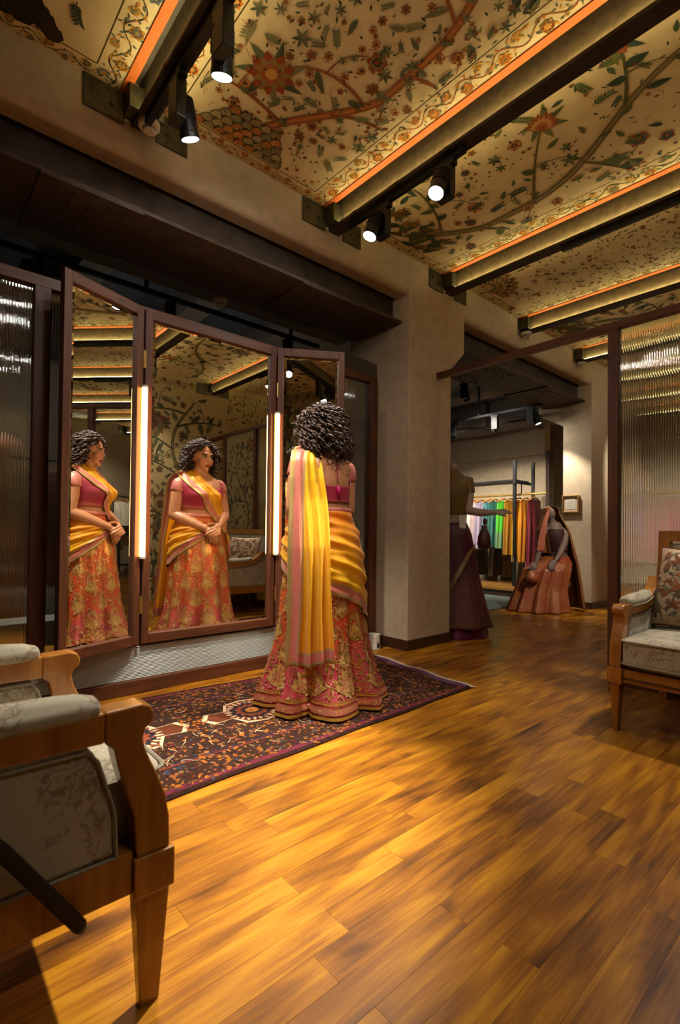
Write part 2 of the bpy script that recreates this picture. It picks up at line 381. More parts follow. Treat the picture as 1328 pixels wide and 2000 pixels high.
def tree_print(c, Wd, v0, v1, pal, seed, size=1.0, fill=120, n_branch=9, stemw=0.03):
    """a chintz tree: winding trunk, curling branches, big flowers and small filler sprigs; pal = dict of colours"""
    r = c.r; r.seed(seed); occ = []
    def free(x, y, d):
        return 0.02 < x < Wd - 0.02 and v0 < y < v1 and all((x - a) ** 2 + (y - b) ** 2 > (d + e) ** 2 for a, b, e in occ)
    def rnd(k): return r.choice(pal[k])
    x = Wd * r.uniform(0.4, 0.6); y = v0; a = PI / 2; pts = [(x, y)]; L = v1 - v0; n = 40
    ph = r.uniform(0, 6)
    for i in range(n):
        t = i / n; a = PI / 2 + 0.75 * math.sin(t * 9.0 + ph); x += math.cos(a) * L / n; x = min(max(x, Wd * 0.18), Wd * 0.82); y += math.sin(a) * L / n * 1.2
        if y > v1: break
        pts.append((x, y))
    c.up(); c.strip(pts, stemw * size * 1.3, stemw * size * 0.5, rnd('stem')); c.up(); c.strip(pts, stemw * size * 0.5, stemw * size * 0.2, rnd('stem2'))
    for p in pts[::2]: occ.append((p[0], p[1], 0.02 * size))
    sg = 1; flowers = []
    for b in range(n_branch):
        i = int((b + 0.6) / n_branch * (len(pts) - 2)); px, py = pts[i]; sg = -sg
        a = PI / 2 - sg * r.uniform(0.8, 1.4); LL = r.uniform(0.28, 0.5) * size
        bp, ae = c.curve(px, py, a, LL, -sg * r.uniform(-1, 4) / size * 0.9, stemw * 0.5 * size, stemw * 0.22 * size, rnd('stem'))
        ex, ey = bp[-1]; R = r.uniform(0.06, 0.105) * size
        flowers.append((ex, ey, R, ae)); occ.append((ex, ey, R * 0.9))
        for q in bp[3::2]:
            occ.append((q[0], q[1], 0.015)); s2 = r.choice((-1, 1))
            if r.random() < 0.75: c.leaf(q[0], q[1], ae + s2 * r.uniform(0.6, 1.3), r.uniform(0.06, 0.12) * size, r.uniform(0.028, 0.05) * size, rnd('leaf'), rnd('leafd'), s2 * 0.25)
        c2, _ = c.curve(bp[6][0], bp[6][1], a + sg * 1.1, LL * 0.5, sg * 7 / size, stemw * 0.2 * size, stemw * 0.1 * size, rnd('stem'))
        if r.random() < 0.7: c.flower(c2[-1][0], c2[-1][1], R * 0.45, [rnd('fl'), rnd('fl2'), rnd('leafd'), rnd('fl')], 6)
    for (ex, ey, R, ae) in flowers:
        for k in range(7):
            aa = ae + k * 2 * PI / 7; c.leaf(ex, ey, aa, R * 1.5, R * 0.4, rnd('leaf'), None, 0.2)
        if r.random() < 0.5: c.flower(ex, ey, R, [rnd('fl'), rnd('fl2'), rnd('fl'), rnd('fl2')], r.choice((7, 8, 9)))
        else: c.palmette(ex - math.cos(ae) * R * 0.4, ey - math.sin(ae) * R * 0.4, ae, R * 1.35, [rnd('fl'), rnd('fl2'), rnd('fl')])
    k = 0
    for tr in range(fill * 8):
        if k >= fill: break
        x, y = r.uniform(0.02, Wd - 0.02), r.uniform(v0, v1); d = r.uniform(0.02, 0.042) * size
        if not free(x, y, d): continue
        k += 1; occ.append((x, y, d)); q = r.random(); a = r.uniform(0, 6.28)
        if q < 0.3: c.sprig(x - math.cos(a) * d, y - math.sin(a) * d, a, d * 2, rnd('leaf'), rnd('leafd'))
        elif q < 0.55: c.leaf(x - math.cos(a) * d, y - math.sin(a) * d, a, d * 2.1, d * 0.8, rnd('leaf'), rnd('leafd'), r.uniform(-0.3, 0.3))
        elif q < 0.8: c.flower(x, y, d * 0.8, [rnd('fl'), rnd('fl2'), rnd('leafd'), rnd('fl')], r.choice((5, 6)))
        else:
            for j in range(6): c.leaf(x, y, a + j * 1.05, d * 1.1, d * 0.35, rnd('leaf'), None)

def border_print(c, x0, x1, y0, y1, pal, along='y', pitch=0.09, dense=1.0):
    """a strip of repeated blossoms joined by a wavy vine"""
    r = c.r
    n = max(1, int(((y1 - y0) if along == 'y' else (x1 - x0)) / pitch)); wd = (x1 - x0) if along == 'y' else (y1 - y0)
    pos = lambda t, s: (x0 + wd * s, y0 + (y1 - y0) * t) if along == 'y' else (x0 + (x1 - x0) * t, y0 + wd * s)
    c.up(); c.strip([pos(i / (n * 6), 0.5 + 0.28 * math.sin(i / 6 * PI)) for i in range(n * 6 + 1)], wd * 0.05, wd * 0.05, r.choice(pal['stem']))
    for i in range(n):
        s = 0.5 - 0.22 * math.sin((i + 0.5) * PI); x, y = pos((i + 0.5) / n, s)
        if i % 2: c.flower(x, y, wd * 0.33, [r.choice(pal['bf']), r.choice(pal['fl']), r.choice(pal['bf']), r.choice(pal['fl2'])], 7)
        else: c.palmette(x, y, r.uniform(0, 6.28), wd * 0.36, [r.choice(pal['bf']), r.choice(pal['fl2']), r.choice(pal['bf'])])
        for k in range(int(7 * dense)):
            x, y = pos((i + r.random()) / n, r.uniform(0.08, 0.92)); a = r.uniform(0, 6.28)
            c.leaf(x, y, a, wd * r.uniform(0.14, 0.26), wd * 0.09, r.choice(pal['leaf'] + pal['bf']), None, r.uniform(-0.6, 0.6), 3)
def Ls(*h): return [lin(x) for x in h]

# ================================================================== SETTING
XL, XR, YB, YF = -1.9, 10.6, -1.08, 7.6      # room limits
YW = 2.581                                   # face of the cream beam and of the column
JX = [-0.42, 0.883, 2.19, 3.488, 4.75, 6.02, 7.25, 8.45, 9.65]   # joist centre lines
# ---- floor with planks
fl_o = struct('floor', MB().box(XL, XR, YB, YF, -0.05, -0.005), M['skirting'], 'teak plank floor running through the shop', 'floor')
RUG = [(0.12, 1.648), (2.564, 1.715), (2.672, 2.60), (0.16, 2.845)]
def under_rug(x0, x1, y0, y1): return x0 > 0.25 and x1 < 2.45 and y0 > 1.76 and y1 < 2.58
joint = {0: 1.70, 1: 0.69, 2: 1.694, 3: 1.08, 4: 0.78, 5: 0.523, 8: 0.782}
unit = MB().box(-0.5, 0.5, -0.5, 0.5, -0.004, 0.0).mesh('plank'); unit.materials.append(M['floor'])
pr = random.Random(11); planks = []
for k in range(-21, 31):
    y0 = 0.686 + 0.084 * k; y1 = y0 + 0.084
    if y1 < YB + 0.01 or y0 > 3.34: continue
    j0 = joint.get(k, pr.uniform(-0.5, 0.5)); xs = [j0]
    while xs[-1] < XR: xs.append(xs[-1] + pr.choice((0.5, 0.7, 0.9, 1.1, 1.3)) + pr.uniform(-0.03, 0.03))
    x = j0
    while x > XL: x -= pr.choice((0.5, 0.7, 0.9, 1.1, 1.3)) + pr.uniform(-0.03, 0.03); xs.insert(0, x)
    for a, b in zip(xs[:-1], xs[1:]):
        a, b = max(a, XL), min(b, XR)
        if b - a > 0.02: planks.append((a, b, max(y0, YB), y1))
def view_area(p):
    cx, cy = (p[0] + p[1]) / 2, (p[2] + p[3]) / 2; v = Vector((cx, cy, -CAMH)); d = v.dot(_f)
    if d < 0.3: return 0
    px, py = FPX * v.dot(_r2) / d, FPX * v.dot(_u2) / d
    if abs(px) > 760 or -py > 1150 or under_rug(*p): return 0
    return (p[1] - p[0]) / d ** 3
planks.sort(key=view_area, reverse=True)
for (a, b, y0, y1) in planks[:296]:
    o = bpy.data.objects.new('plank', unit); COL.objects.link(o); o.parent = fl_o
    o.location = ((a + b) / 2, (y0 + y1) / 2, pr.uniform(-0.0003, 0)); o.scale = (b - a - 0.0007, y1 - y0 - 0.0007, 1)
mb = MB(); rv = []
for (a, b, y0, y1) in planks[296:]:
    mb.box(a + 0.0006, b - 0.0006, y0 + 0.0006, y1 - 0.0006, -0.004, 0); rv += [pr.random()] * 6
o = mb.build('far_planks', M['floor_attr'], fl_o, fix=False, kind='stuff')
o.data.attributes.new('rnd', 'FLOAT', 'FACE').data.foreach_set('value', np.array(rv, dtype=np.float32))
for i in range(6):
    for j in range(7):
        MB().box(4.4 + i * 0.9 + 0.002, 5.3 + i * 0.9 - 0.002, 3.36 + j * 0.6 + 0.002, 3.96 + j * 0.6 - 0.002, -0.004, 0.001).build('floor_tile', M['tile'], fl_o)
MB().box(XL, 4.398, 3.36, YF, -0.004, 0.001).build('floor_tile', M['tile'], fl_o)

# ---- outer shell
struct('wall_back', MB().box(XL - 0.1, 7.2, YB - 0.1, YB, 0, 3.3), plain('wallpaper_ground', '#a08a5a', 0.9, var=0.1, scale=40), 'papered back wall behind the seating', 'wall')
struct('wall_back_far', MB().box(7.2, XR + 0.1, YB - 0.1, YB + 0.0, 0, 3.3), M['greywall'], 'plain taupe stretch of the back wall', 'wall')
struct('wall_left', MB().box(XL - 0.1, XL, YB, YF, 0, 3.3), M['greywall'], 'plain taupe side wall behind the armchair', 'wall')
struct('wall_right', MB().box(XR, XR + 0.1, YB, YF, 0, 3.3), M['cream'], 'cream wall at the far end of the shop', 'wall')
struct('wall_front', MB().box(XL, XR, YF, YF + 0.1, 0, 3.3), M['greybeam'], 'dim grey wall far behind the mirrors', 'wall')
struct('ceiling', MB().box(XL - 0.1, XR + 0.1, YB - 0.1, 2.72, 3.20, 3.35), M['greybeam'], 'concrete slab above the printed ceiling panels', 'ceiling')
struct('ceiling_dark', MB().box(XL - 0.1, 3.3, 2.72, YF + 0.1, 3.20, 3.35), M['darkceil'], 'dark grey ceiling of the room behind the mirrors', 'ceiling')
struct('ceiling_pale', MB().box(3.3, XR + 0.1, 2.72, YF + 0.1, 3.16, 3.35), plain('pale_ceiling', '#8d8478', 0.9, var=0.06), 'pale grey ceiling beyond the columns', 'ceiling')

# ---- cream beam with rounded lower lip
def beam_profile():
    p = [(2.72, 3.2), (YW, 3.2), (YW, 2.86)]
    for a in range(0, 91, 15): p.append((YW + 0.045 - 0.045 * math.cos(math.radians(a)), 2.86 - 0.045 * math.sin(math.radians(a))))
    return p + [(2.72, 2.815)]
struct('trim_1', MB().prism(beam_profile(), lambda y, z: (XL, y, z), lambda y, z: (XR, y, z)), M['cream'], 'cream plastered beam carrying the ceiling joists', 'beam', smooth=False)

# ---- columns with corbelled heads
def column(name, X0, X1, label):
    # section at successive heights: (z, x0, x1, y0, y1)
    F = YW - 0.002; sec = [(0.0, X0, X1, F, 2.94), (2.24, X0, X1, F, 2.94), (2.335, X0, X1 + 0.0, F, 2.94 + 0.0), (2.52, X0, X1 + 0.19, F, 3.274), (3.199, X0, X1 + 0.19, F, 3.274)]
    R = [[(a, c, z), (b, c, z), (b, d, z), (a, d, z)] for z, a, b, c, d in sec]
    o = struct(name, MB().rings(R), M['cream'], label, 'column', bevel=0.008)
    b = MB().box(X0 - 0.012, X1 + 0.012, YW - 0.012, 2.95, 0, 0.082).build('baseboard', M['skirting'], o, bevel=0.004)
    return o
column('column', 2.986, 3.536, 'nearer cream square column beside the mirrors')
column('column', 6.452, 6.99, 'farther cream square column with a framed notice')

# ---- riveted girders
def girder(name, axis, a0, a1, c0, c1, zb, zt, label, rivets=(), joints=()):
    """I-section along axis ('x' or 'y'); c0..c1 is the width of the bottom plate"""
    o = thing(name, label, 'girder', ((a0 + a1) / 2, (c0 + c1) / 2, zb) if axis == 'x' else ((c0 + c1) / 2, (a0 + a1) / 2, zb), kind='structure')
    def B(m, x0, x1, y0, y1, z0, z1): return m.box(x0, x1, y0, y1, z0, z1) if axis == 'x' else m.box(y0, y1, x0, x1, z0, z1)
    B(MB(), a0, a1, c0, c1, zb + 0.012, zb + 0.035).build('bottom_plate', M['girder'], o, bevel=0.003)
    B(MB(), a0, a1, c0, c1, zt - 0.03, zt).build('top_plate', M['girder'], o)
    B(MB(), a0, a1, c0 + 0.10, c0 + 0.125, zb + 0.035, zt - 0.03).build('web', M['girder'], o)
    B(MB(), a0, a1, c1 - 0.125, c1 - 0.10, zb + 0.035, zt - 0.03).build('web', M['girder'], o)
    for (s0, s1) in joints: B(MB(), s0, s1, c0 - 0.004, c1 + 0.004, zb, zb + 0.012).build('splice_plate', M['girder'], o, bevel=0.002)
    dome = MB().lathe([(0.013, 0.0), (0.0125, -0.004), (0.009, -0.008), (0.004, -0.0095)], n=8).mesh('rivet'); dome.materials.append(M['girder'])
    for (s, c, z) in rivets:
        r = bpy.data.objects.new('rivet', dome); COL.objects.link(r); r.parent = o; r.matrix_parent_inverse = ORG[o.name].inverted()
        r.location = (s, c, z) if axis == 'x' else (c, s, z)
    return o
G0, G1 = 2.66, 3.20
def rv(s0, s1, n, plate):
    L = []
    for i in range(n):
        for c in (G0 + 0.07, G0 + 0.15, G1 - 0.15, G1 - 0.07): L.append((s0 + (s1 - s0) * (i + 0.5) / n, c, 2.59 if plate else 2.602))
    return L
girder('girder', 'x', XL, 2.986, G0, G1, 2.59, 2.93, 'dark riveted iron girder above the mirrors', rv(0.5, 0.9, 5, True) + rv(2.05, 2.45, 5, True), [(0.46, 0.94), (2.0, 2.5)])
girder('girder', 'x', 3.73, 6.452, G0, G1, 2.59, 2.93, 'dark riveted iron girder between the two columns', rv(4.3, 4.8, 5, True) + rv(5.5, 6.1, 6, True), [(4.25, 4.85), (5.45, 6.15)])
girder('girder', 'y', 3.274, YF, 6.50, 6.98, 2.50, 2.93, 'blue grey iron girder running back from the farther column', [], [(4.2, 4.8)])
girder('girder', 'x', 3.6, 6.2, 5.2, 5.55, 2.32, 2.62, 'short dark girder end over the clothes rack', [], [])

# ---- dark ceiling beams behind the mirrors
for k, (x0, x1, y0, y1, z0, z1, lab) in enumerate([
        (XL, 2.98, 3.26, 3.42, 2.63, 2.72, 'grey brown flange running behind the riveted girder'),
        (0.05, 0.27, 3.42, 6.5, 2.98, 3.2, 'grey ceiling rib above the left glass screen'),
        (1.0, 1.22, 3.42, 6.5, 2.98, 3.2, 'grey ceiling rib above the left mirror'),
        (1.95, 2.17, 3.42, 6.5, 2.98, 3.2, 'grey ceiling rib above the middle mirror'),
        (2.9, 3.12, 3.42, 6.5, 2.98, 3.2, 'grey ceiling rib beside the column head')]):
    struct('trim_%d' % (k + 2), MB().box(x0, x1, y0, y1, z0, z1), M['greybeam'], lab, 'ceiling rib', bevel=0.004)

# ================================================================== CEILING: joists and printed panels
YJ0, YJ1 = YB, YW
def joist(i, x, label, track):
    o = thing('ceiling_joist', label, 'joist', (x, 0.75, 2.965), group='steel ceiling joists', kind='structure')
    MB().box(x - 0.045, x + 0.045, YJ0, YJ1, 2.965, 2.985).build('flange', M['steel'], o, bevel=0.002)
    MB().box(x - 0.006, x + 0.006, YJ0, YJ1, 2.985, 3.2).build('web', M['web'], o)
    for s in ((-1, 1) if i else ()):
        MB().box(x + s * 0.026 - 0.005, x + s * 0.026 + 0.005, YJ0 + 0.06 if i > 1 else 0.95, YJ1 - 0.1, 2.9855, 2.990).build('led_strip', M['led'], o)
    for yy, sg in ((YJ1, -1), (YJ0, 1)):
        for s, (d0, d1) in ((-1, (0.08, 0.27)), (1, (0.08, 0.25))):
            if i in (4, 5) and yy == YJ1: d1 = 0.1
            a, b = sorted((x + s * d0, x + s * d1))
            br = MB().box(a, b, min(yy + sg * 0.002, yy + sg * 0.012), max(yy + sg * 0.002, yy + sg * 0.012), 2.95, 3.105).build('bracket', M['bracket'], o, bevel=0.002)
            e0, e1 = sorted((x + s * 0.012, x + s * 0.085))
            MB().box(e0, e1, min(yy, yy + sg * 0.10), max(yy, yy + sg * 0.10), 2.99, 3.105).build('angle_plate', M['bracket'], br, bevel=0.002)
            for q in (0.14, 0.225):
                if q < d1: MB().lathe([(0.014, 0), (0.014, 0.007), (0.008, 0.008), (0.008, 0.016)], (x + s * q, yy + sg * 0.012, 3.045 - 0.03 * (q < 0.2)), 6, (0, sg, 0)).build('bolt', M['bracket'], br)
    return o
JL = ['steel ceiling joist left of the picture above the armchair', 'steel ceiling joist nearest the left edge, carrying two lit spotlights', 'long steel ceiling joist in the middle carrying two lit spotlights',
      'steel ceiling joist meeting the nearer column head', 'steel ceiling joist just beyond the nearer column', 'steel ceiling joist seen above the glass screen rail',
      'first steel ceiling joist past the farther column', 'second steel ceiling joist past the farther column', 'last steel ceiling joist by the far wall']
for i, x in enumerate(JX): joist(i, x, JL[i], i in (1, 2))

PB = dict(stem=Ls('#8a4a20', '#96572a'), stem2=Ls('#b5713a'), leaf=Ls('#5f6040', '#6b6a48', '#4c5038', '#7a744c'), leafd=Ls('#383822', '#4a3a20'), fl=Ls('#8f4322', '#a2552b', '#7a3a20'), fl2=Ls('#c08a48', '#8b6a3a'), bf=Ls('#c47a22', '#b5651f', '#d29838', '#8e6a2e'))
PC = dict(stem=Ls('#5a5430', '#6b5a34'), stem2=Ls('#8a7a48'), leaf=Ls('#4f5b34', '#5c6438', '#3c4a3c', '#6d6c3c'), leafd=Ls('#2e3a2c', '#3d3a22'), fl=Ls('#8e4a26', '#9c5a30'), fl2=Ls('#b88246', '#4a5a54'), bf=Ls('#c89a34', '#b98228', '#7c7a48'))
PD = dict(stem=Ls('#6d5a30'), stem2=Ls('#8a7a48'), leaf=Ls('#6a5a34', '#5c5232', '#7a5a34'), leafd=Ls('#3d3520'), fl=Ls('#8e5a2e', '#7a4a28'), fl2=Ls('#a8844a'), bf=Ls('#8a8458', '#c0a050', '#6a6a50'))
PA = dict(stem=Ls('#3a3424', '#2e2a1c'), stem2=Ls('#4a4430'), leaf=Ls('#4a4a34', '#3c4034', '#5a5a40'), leafd=Ls('#2a2a1e'), fl=Ls('#6d4a26', '#4a5058'), fl2=Ls('#8d7a4a'), bf=Ls('#c08a30', '#5c6460', '#b07a2c'))
def panel(i, xa, xb, pal, seed, label, mode):
    x0, x1 = xa + 0.03, xb - 0.105; zc = 3.11
    o = thing('ceiling_panel', label, 'ceiling panel', ((x0 + x1) / 2, 0.75, zc), group='printed ceiling panels between the joists', kind='structure')
    MB().box(x0, x1, YJ0, YJ1, zc, zc + 0.015).build('cloth', plain('panel_cloth_%d' % i, '#d2b98a', 0.9, var=0.06, scale=12, bump=0.1), o)
    MB().box(x1, xb - 0.063, YJ0, YJ1 - 0.02, zc - 0.006, zc + 0.012).build('orange_edging', M['orange'], o)
    Wd = x1 - x0; Lg = YJ1 - YJ0; c = Canvas(seed); bw = 0.125; be = 0.085
    dk = lin('#4a3a1e')
    for q in (bw, bw + 0.008):
        pass
    c.strip([(bw, be), (Wd - bw, be)], 0.006, 0.006, dk); c.strip([(bw, be), (bw, Lg - be)], 0.006, 0.006, dk); c.strip([(Wd - bw, be), (Wd - bw, Lg - be)], 0.006, 0.006, dk)
    border_print(c, 0.005, bw - 0.01, 0.0, Lg, pal, 'y', 0.10, 1.6); border_print(c, Wd - bw + 0.01, Wd - 0.005, 0.0, Lg, pal, 'y', 0.10, 2.2)
    border_print(c, bw, Wd - bw, 0.006, be - 0.008, pal, 'x', 0.075, 1.6)
    t = Canvas(seed); iw = Wd - 2 * bw - 0.02
    if mode == 'tree':
        tree_print(t, iw, be + 0.22, Lg - 0.1, pal, seed, 1.15, 520, 14, 0.034)
        m = []
        for row in range(5):                       # mound of scales
            for q in range(9 - row):
                xx = iw * 0.10 + (q + row * 0.5) * 0.062; yy = be + 0.02 + row * 0.045
                m.append((xx, yy, lin(t.r.choice(('#a86a34', '#8f7a50', '#7d7452', '#b8783c', '#9a8a60')))))
        for xx, yy, cc in reversed(m):
            t.up(); t.poly([(xx + 0.034 * math.cos(a), yy + 0.046 * math.sin(a)) for a in np.linspace(0, PI, 9)], dk)
            t.up(); t.poly([(xx + 0.030 * math.cos(a), yy + 0.041 * math.sin(a)) for a in np.linspace(0, PI, 9)], cc)
    elif mode == 'branch':
        tree_print(t, iw, be + 0.12, Lg - 0.1, pal, seed, 1.35, 130, 10, 0.032)
        for k in range(60): t.leaf(t.r.uniform(0.1, iw - 0.2), be + t.r.uniform(0.0, 0.2), t.r.uniform(0.3, 2.8), 0.13, 0.035, lin(t.r.choice(('#4a5034', '#6d4a28', '#3c4638', '#8a6a3c'))), dk, t.r.uniform(-.4, .4))
    elif mode == 'ditsy':
        for k in range(1150):
            x, y, a = t.r.uniform(0.01, iw), t.r.uniform(be + 0.45 * (t.r.random() < 0.3), Lg - 0.1), t.r.uniform(0, 6.28)
            if x < 0.45 and y < be + 0.35: continue
            t.leaf(x, y, a, t.r.uniform(0.025, 0.05), 0.013, t.r.choice(pal['leaf']), None, t.r.uniform(-.3, .3), 3)
            if k % 9 == 0: t.flower(x, y, 0.02, [t.r.choice(pal['fl']), t.r.choice(pal['fl2']), dk, pal['fl'][0]], 5)
        for rr in range(7, 0, -1):                # fan tailed bird
            for q in range(9):
                a = 0.25 + q * 0.3; t.disc(0.2 + 0.045 * rr * math.cos(a) * 0.9, be + 0.03 + 0.05 * rr * math.sin(a) * 0.75, 0.034, lin(('#7a4a28', '#b0905a', '#5c5a3a')[rr % 3]), 8)
                t.disc(0.2 + 0.045 * rr * math.cos(a) * 0.9, be + 0.03 + 0.05 * rr * math.sin(a) * 0.75, 0.018, lin(('#c0a060', '#6d4a28', '#a8824a')[rr % 3]), 7)
    elif mode == 'dark':
        tree_print(t, iw, be + 0.05, Lg - 0.1, pal, seed, 1.5, 70, 7, 0.02)
        for k in range(120):
            x = t.r.uniform(0, iw * 0.8); y = be + t.r.uniform(0, 0.5) * (1 - x / (iw * 0.85)); t.disc(x, y + 0.02, t.r.uniform(0.03, 0.07), lin(t.r.choice(('#2a2418', '#352c1a', '#221e14'))), 7)
    if mode in ('tree', 'branch'):
        for k in range(900 if mode == 'tree' else 420):
            x, y, a = t.r.uniform(0.0, iw), t.r.uniform(be + 0.02, Lg - 0.1), t.r.uniform(0, 6.28); q = t.r.random()
            if q < 0.6: t.leaf(x, y, a, t.r.uniform(0.018, 0.034), 0.011, t.r.choice(pal['leaf'] + pal['leafd']), None, t.r.uniform(-.4, .4), 3)
            elif q < 0.85: t.curve(x, y, a, 0.05, t.r.uniform(-40, 40), 0.0035, 0.002, t.r.choice(pal['stem']), 6)
            else: t.flower(x, y, 0.013, [t.r.choice(pal['fl']), t.r.choice(pal['fl2']), dk, pal['fl'][0]], 5)
    t.clip(0.0, iw, be - 0.02, Lg)
    for p, cc, h in zip(t.p, t.c, t.h): c.p.append([(q[0] + bw + 0.01, q[1]) for q in p]); c.c.append(cc); c.h.append(h + c.k)
    me = c.mesh('printed_pattern', lambda u, v, h: (x0 + u, YJ1 - v, zc - h), 1.2e-6, 0.0003)
    link('printed_pattern', me, M['print'], o, kind='stuff')
panel(0, JX[0], JX[1], PA, 3, 'printed ceiling panel with dark branches at the top left corner', 'dark')
panel(1, JX[1], JX[2], PB, 21, 'printed ceiling panel with a coral tree growing from a scaled mound', 'tree')
panel(2, JX[2], JX[3], PC, 35, 'printed ceiling panel with sparse green branches and rust blossoms', 'branch')
panel(3, JX[3], JX[4], PD, 43, 'printed ceiling panel of tiny scattered leaves with a fan tailed motif', 'ditsy')
panel(4, JX[4], JX[5], PC, 51, 'printed ceiling panel above the glass screen rail', 'branch')
panel(5, JX[5], JX[6], PD, 57, 'printed ceiling panel above the farther column', 'ditsy')
panel(6, JX[6], JX[7], PB, 61, 'printed ceiling panel two bays past the farther column', 'ditsy')
panel(7, JX[7], JX[8], PC, 67, 'printed ceiling panel nearest the far wall', 'ditsy')

# ---- wallpaper on the back wall
PW = dict(stem=Ls('#4a4228', '#3e3a24'), stem2=Ls('#6a5c38'), leaf=Ls('#4a4a30', '#555438', '#3f3f2c', '#5e5434'), leafd=Ls('#2c2a1a'), fl=Ls('#5e3c24', '#6b4428', '#4a4430'), fl2=Ls('#8a744a', '#74603c'), bf=Ls('#6d5632', '#80663a'))
c = Canvas(5)
for k in range(6):
    t = Canvas(70 + k); tree_print(t, 0.86, 0.05, 2.85, PW, 90 + k, 1.9, 230, 11, 0.035); t.clip(-0.2, 1.05, 0, 2.95)
    for p, cc, h in zip(t.p, t.c, t.h): c.p.append([(q[0] - 1.9 + k * 0.9, q[1]) for q in p]); c.c.append(cc); c.h.append(h + c.k)
    c.k += 5
border_print(c, XL, 3.4, 2.96, 3.08, PW, 'x', 0.1, 1.2)
for k in range(1500):
    x, y = c.r.uniform(3.6, 7.15), c.r.uniform(0.2, 3.0); c.leaf(x, y, c.r.uniform(0, 6.28), c.r.uniform(0.03, 0.09), 0.022, c.r.choice(PW['leaf'] + PW['fl']), None, c.r.uniform(-.4, .4), 3)
me = c.mesh('wallpaper_print', lambda u, v, h: (u, YB + h, v), 1.2e-6, 0.0004)
wb = bpy.data.objects['wall_back']
link('wallpaper_print', me, M['print'], wb, kind='stuff')

# ---- far room walls behind the clothes rack
struct('wall_rack', MB().box(8.3, 8.4, 4.05, YF, 0, 2.30).box(8.2, 8.4, 4.05, YF, 2.30, 3.2), M['cream'], 'cream wall with a deep lintel behind the clothes rack', 'wall', bevel=0.004)
MB().box(8.24, 8.42, 3.99, 4.05, 0, 2.35).build('trim_edge', M['skirting'], bpy.data.objects['wall_rack'])
w1 = struct('window_1', MB().box(XR - 0.03, XR, 3.95, 4.35, 0.9, 2.1), emit('blue_dusk_pane', (0.35, 0.55, 1.0), 0.5), 'narrow bluish lit window past the farther column', 'window')
m = MB()
for y in (3.95, 4.35): m.box(XR - 0.07, XR - 0.03, y - 0.03, y + 0.03, 0.85, 2.15)
for z in (0.87, 1.5, 2.13): m.box(XR - 0.07, XR - 0.03, 3.92, 4.38, z - 0.03, z + 0.03)
m.build('window_frame', M['frame'], w1)

# ================================================================== SCREENS AND MIRRORS
def fluted(name, A, t, n, s0, s1, z0, z1, parent, pitch=0.013, amp=0.0011, th=0.006):
    """vertically fluted pane: half-round flutes on the n side, flat at the back"""
    N = max(2, int(round((s1 - s0) / pitch))); q = 8; R0 = []; R1 = []
    P = lambda a, d, z: (A[0] + t[0] * a + n[0] * d, A[1] + t[1] * a + n[1] * d, z)
    top = []; bot = []
    for i in range(N * q + 1):
        a = s0 + (s1 - s0) * i / (N * q); d = th / 2 + amp * abs(math.sin(PI * i / q)) - amp * 0.5
        bot.append(P(a, d, z0)); top.append(P(a, d, z1))
    k = len(bot); nn = Vector((n[0], n[1], 0)); mb = MB()
    def sheet(vs, fs, dirn):
        p = [Vector(vs[i]) for i in fs[len(fs) // 2][:3]]
        if (p[1] - p[0]).cross(p[2] - p[1]).dot(dirn) < 0: fs = [f[::-1] for f in fs]
        mb.add(vs, fs)
    sheet(bot + top, [(i, i + 1, k + i + 1, k + i) for i in range(k - 1)], nn)          # fluted face
    sheet([P(s0, -th / 2, z0), P(s1, -th / 2, z0), P(s1, -th / 2, z1), P(s0, -th / 2, z1)], [(0, 1, 2, 3)], -nn)   # flat back; the edges sit inside the timber
    return mb.build(name, M['glass'], parent, smooth=True, fix=False)
# partition behind the mirrors, plane y = 2.93..2.97
EX, EY = (1, 0), (0, 1)
scr = thing('glass_screen', 'dark teak screen of fluted glass standing behind the three mirrors', 'screen', (0.6, 2.95, 0))
FR = [-1.25, 0.518, 1.03, 1.96, 2.925]
MB().box(-1.9, 2.972, 2.915, 2.975, 2.165, 2.225).build('top_rail', M['frame_h'], scr, bevel=0.004)
MB().box(-1.9, 2.972, 2.915, 2.975, 0.0, 0.05).build('bottom_rail', M['frame_h'], scr, bevel=0.004)
for x in FR: MB().box(x - 0.03, x + 0.045, 2.905, 2.98, 0.05, 2.165).build('post', M['frame'], scr, bevel=0.004)
MB().box(1.96, 2.9, 2.925, 2.965, 0.30, 0.345).build('mid_rail', M['frame_h'], scr, bevel=0.003)
for (a, b, z0, z1) in ((-1.205, 0.488, 0.05, 2.165), (0.563, 1.0, 0.05, 2.165), (2.005, 2.895, 0.345, 2.165), (2.005, 2.895, 0.05, 0.30)):
    fluted('fluted_pane', (0, 2.945), EX, (0, -1), a, b, z0, z1, scr)
MB().box(1.075, 1.93, 2.93, 2.95, 0.26, 2.165).build('back_panel', M['frame'], scr)

# low plinth under the mirrors
sill = thing('mirror_plinth', 'low plinth of ribbed frosted glass on a teak sill under the mirrors', 'plinth', (1.4, 2.9, 0))
MB().box(0.45, 2.1, 2.868, 2.915, 0, 0.077).build('sill', M['frame_h'], sill, bevel=0.004)
def ribs(u, v):
    return (0.5 + 1.55 * u, 2.898 - 0.0035 * abs(math.sin(PI * v * 22)), 0.077 + 0.183 * v)
link('ribbed_glass', grid_mesh('ribbed_glass', ribs, 1, 22 * 6), M['frosted'], sill)
MB().box(0.5, 2.05, 2.899, 2.904, 0.077, 0.26).build('backing', plain('pale_backing', '#aab0a4', 0.7), sill)

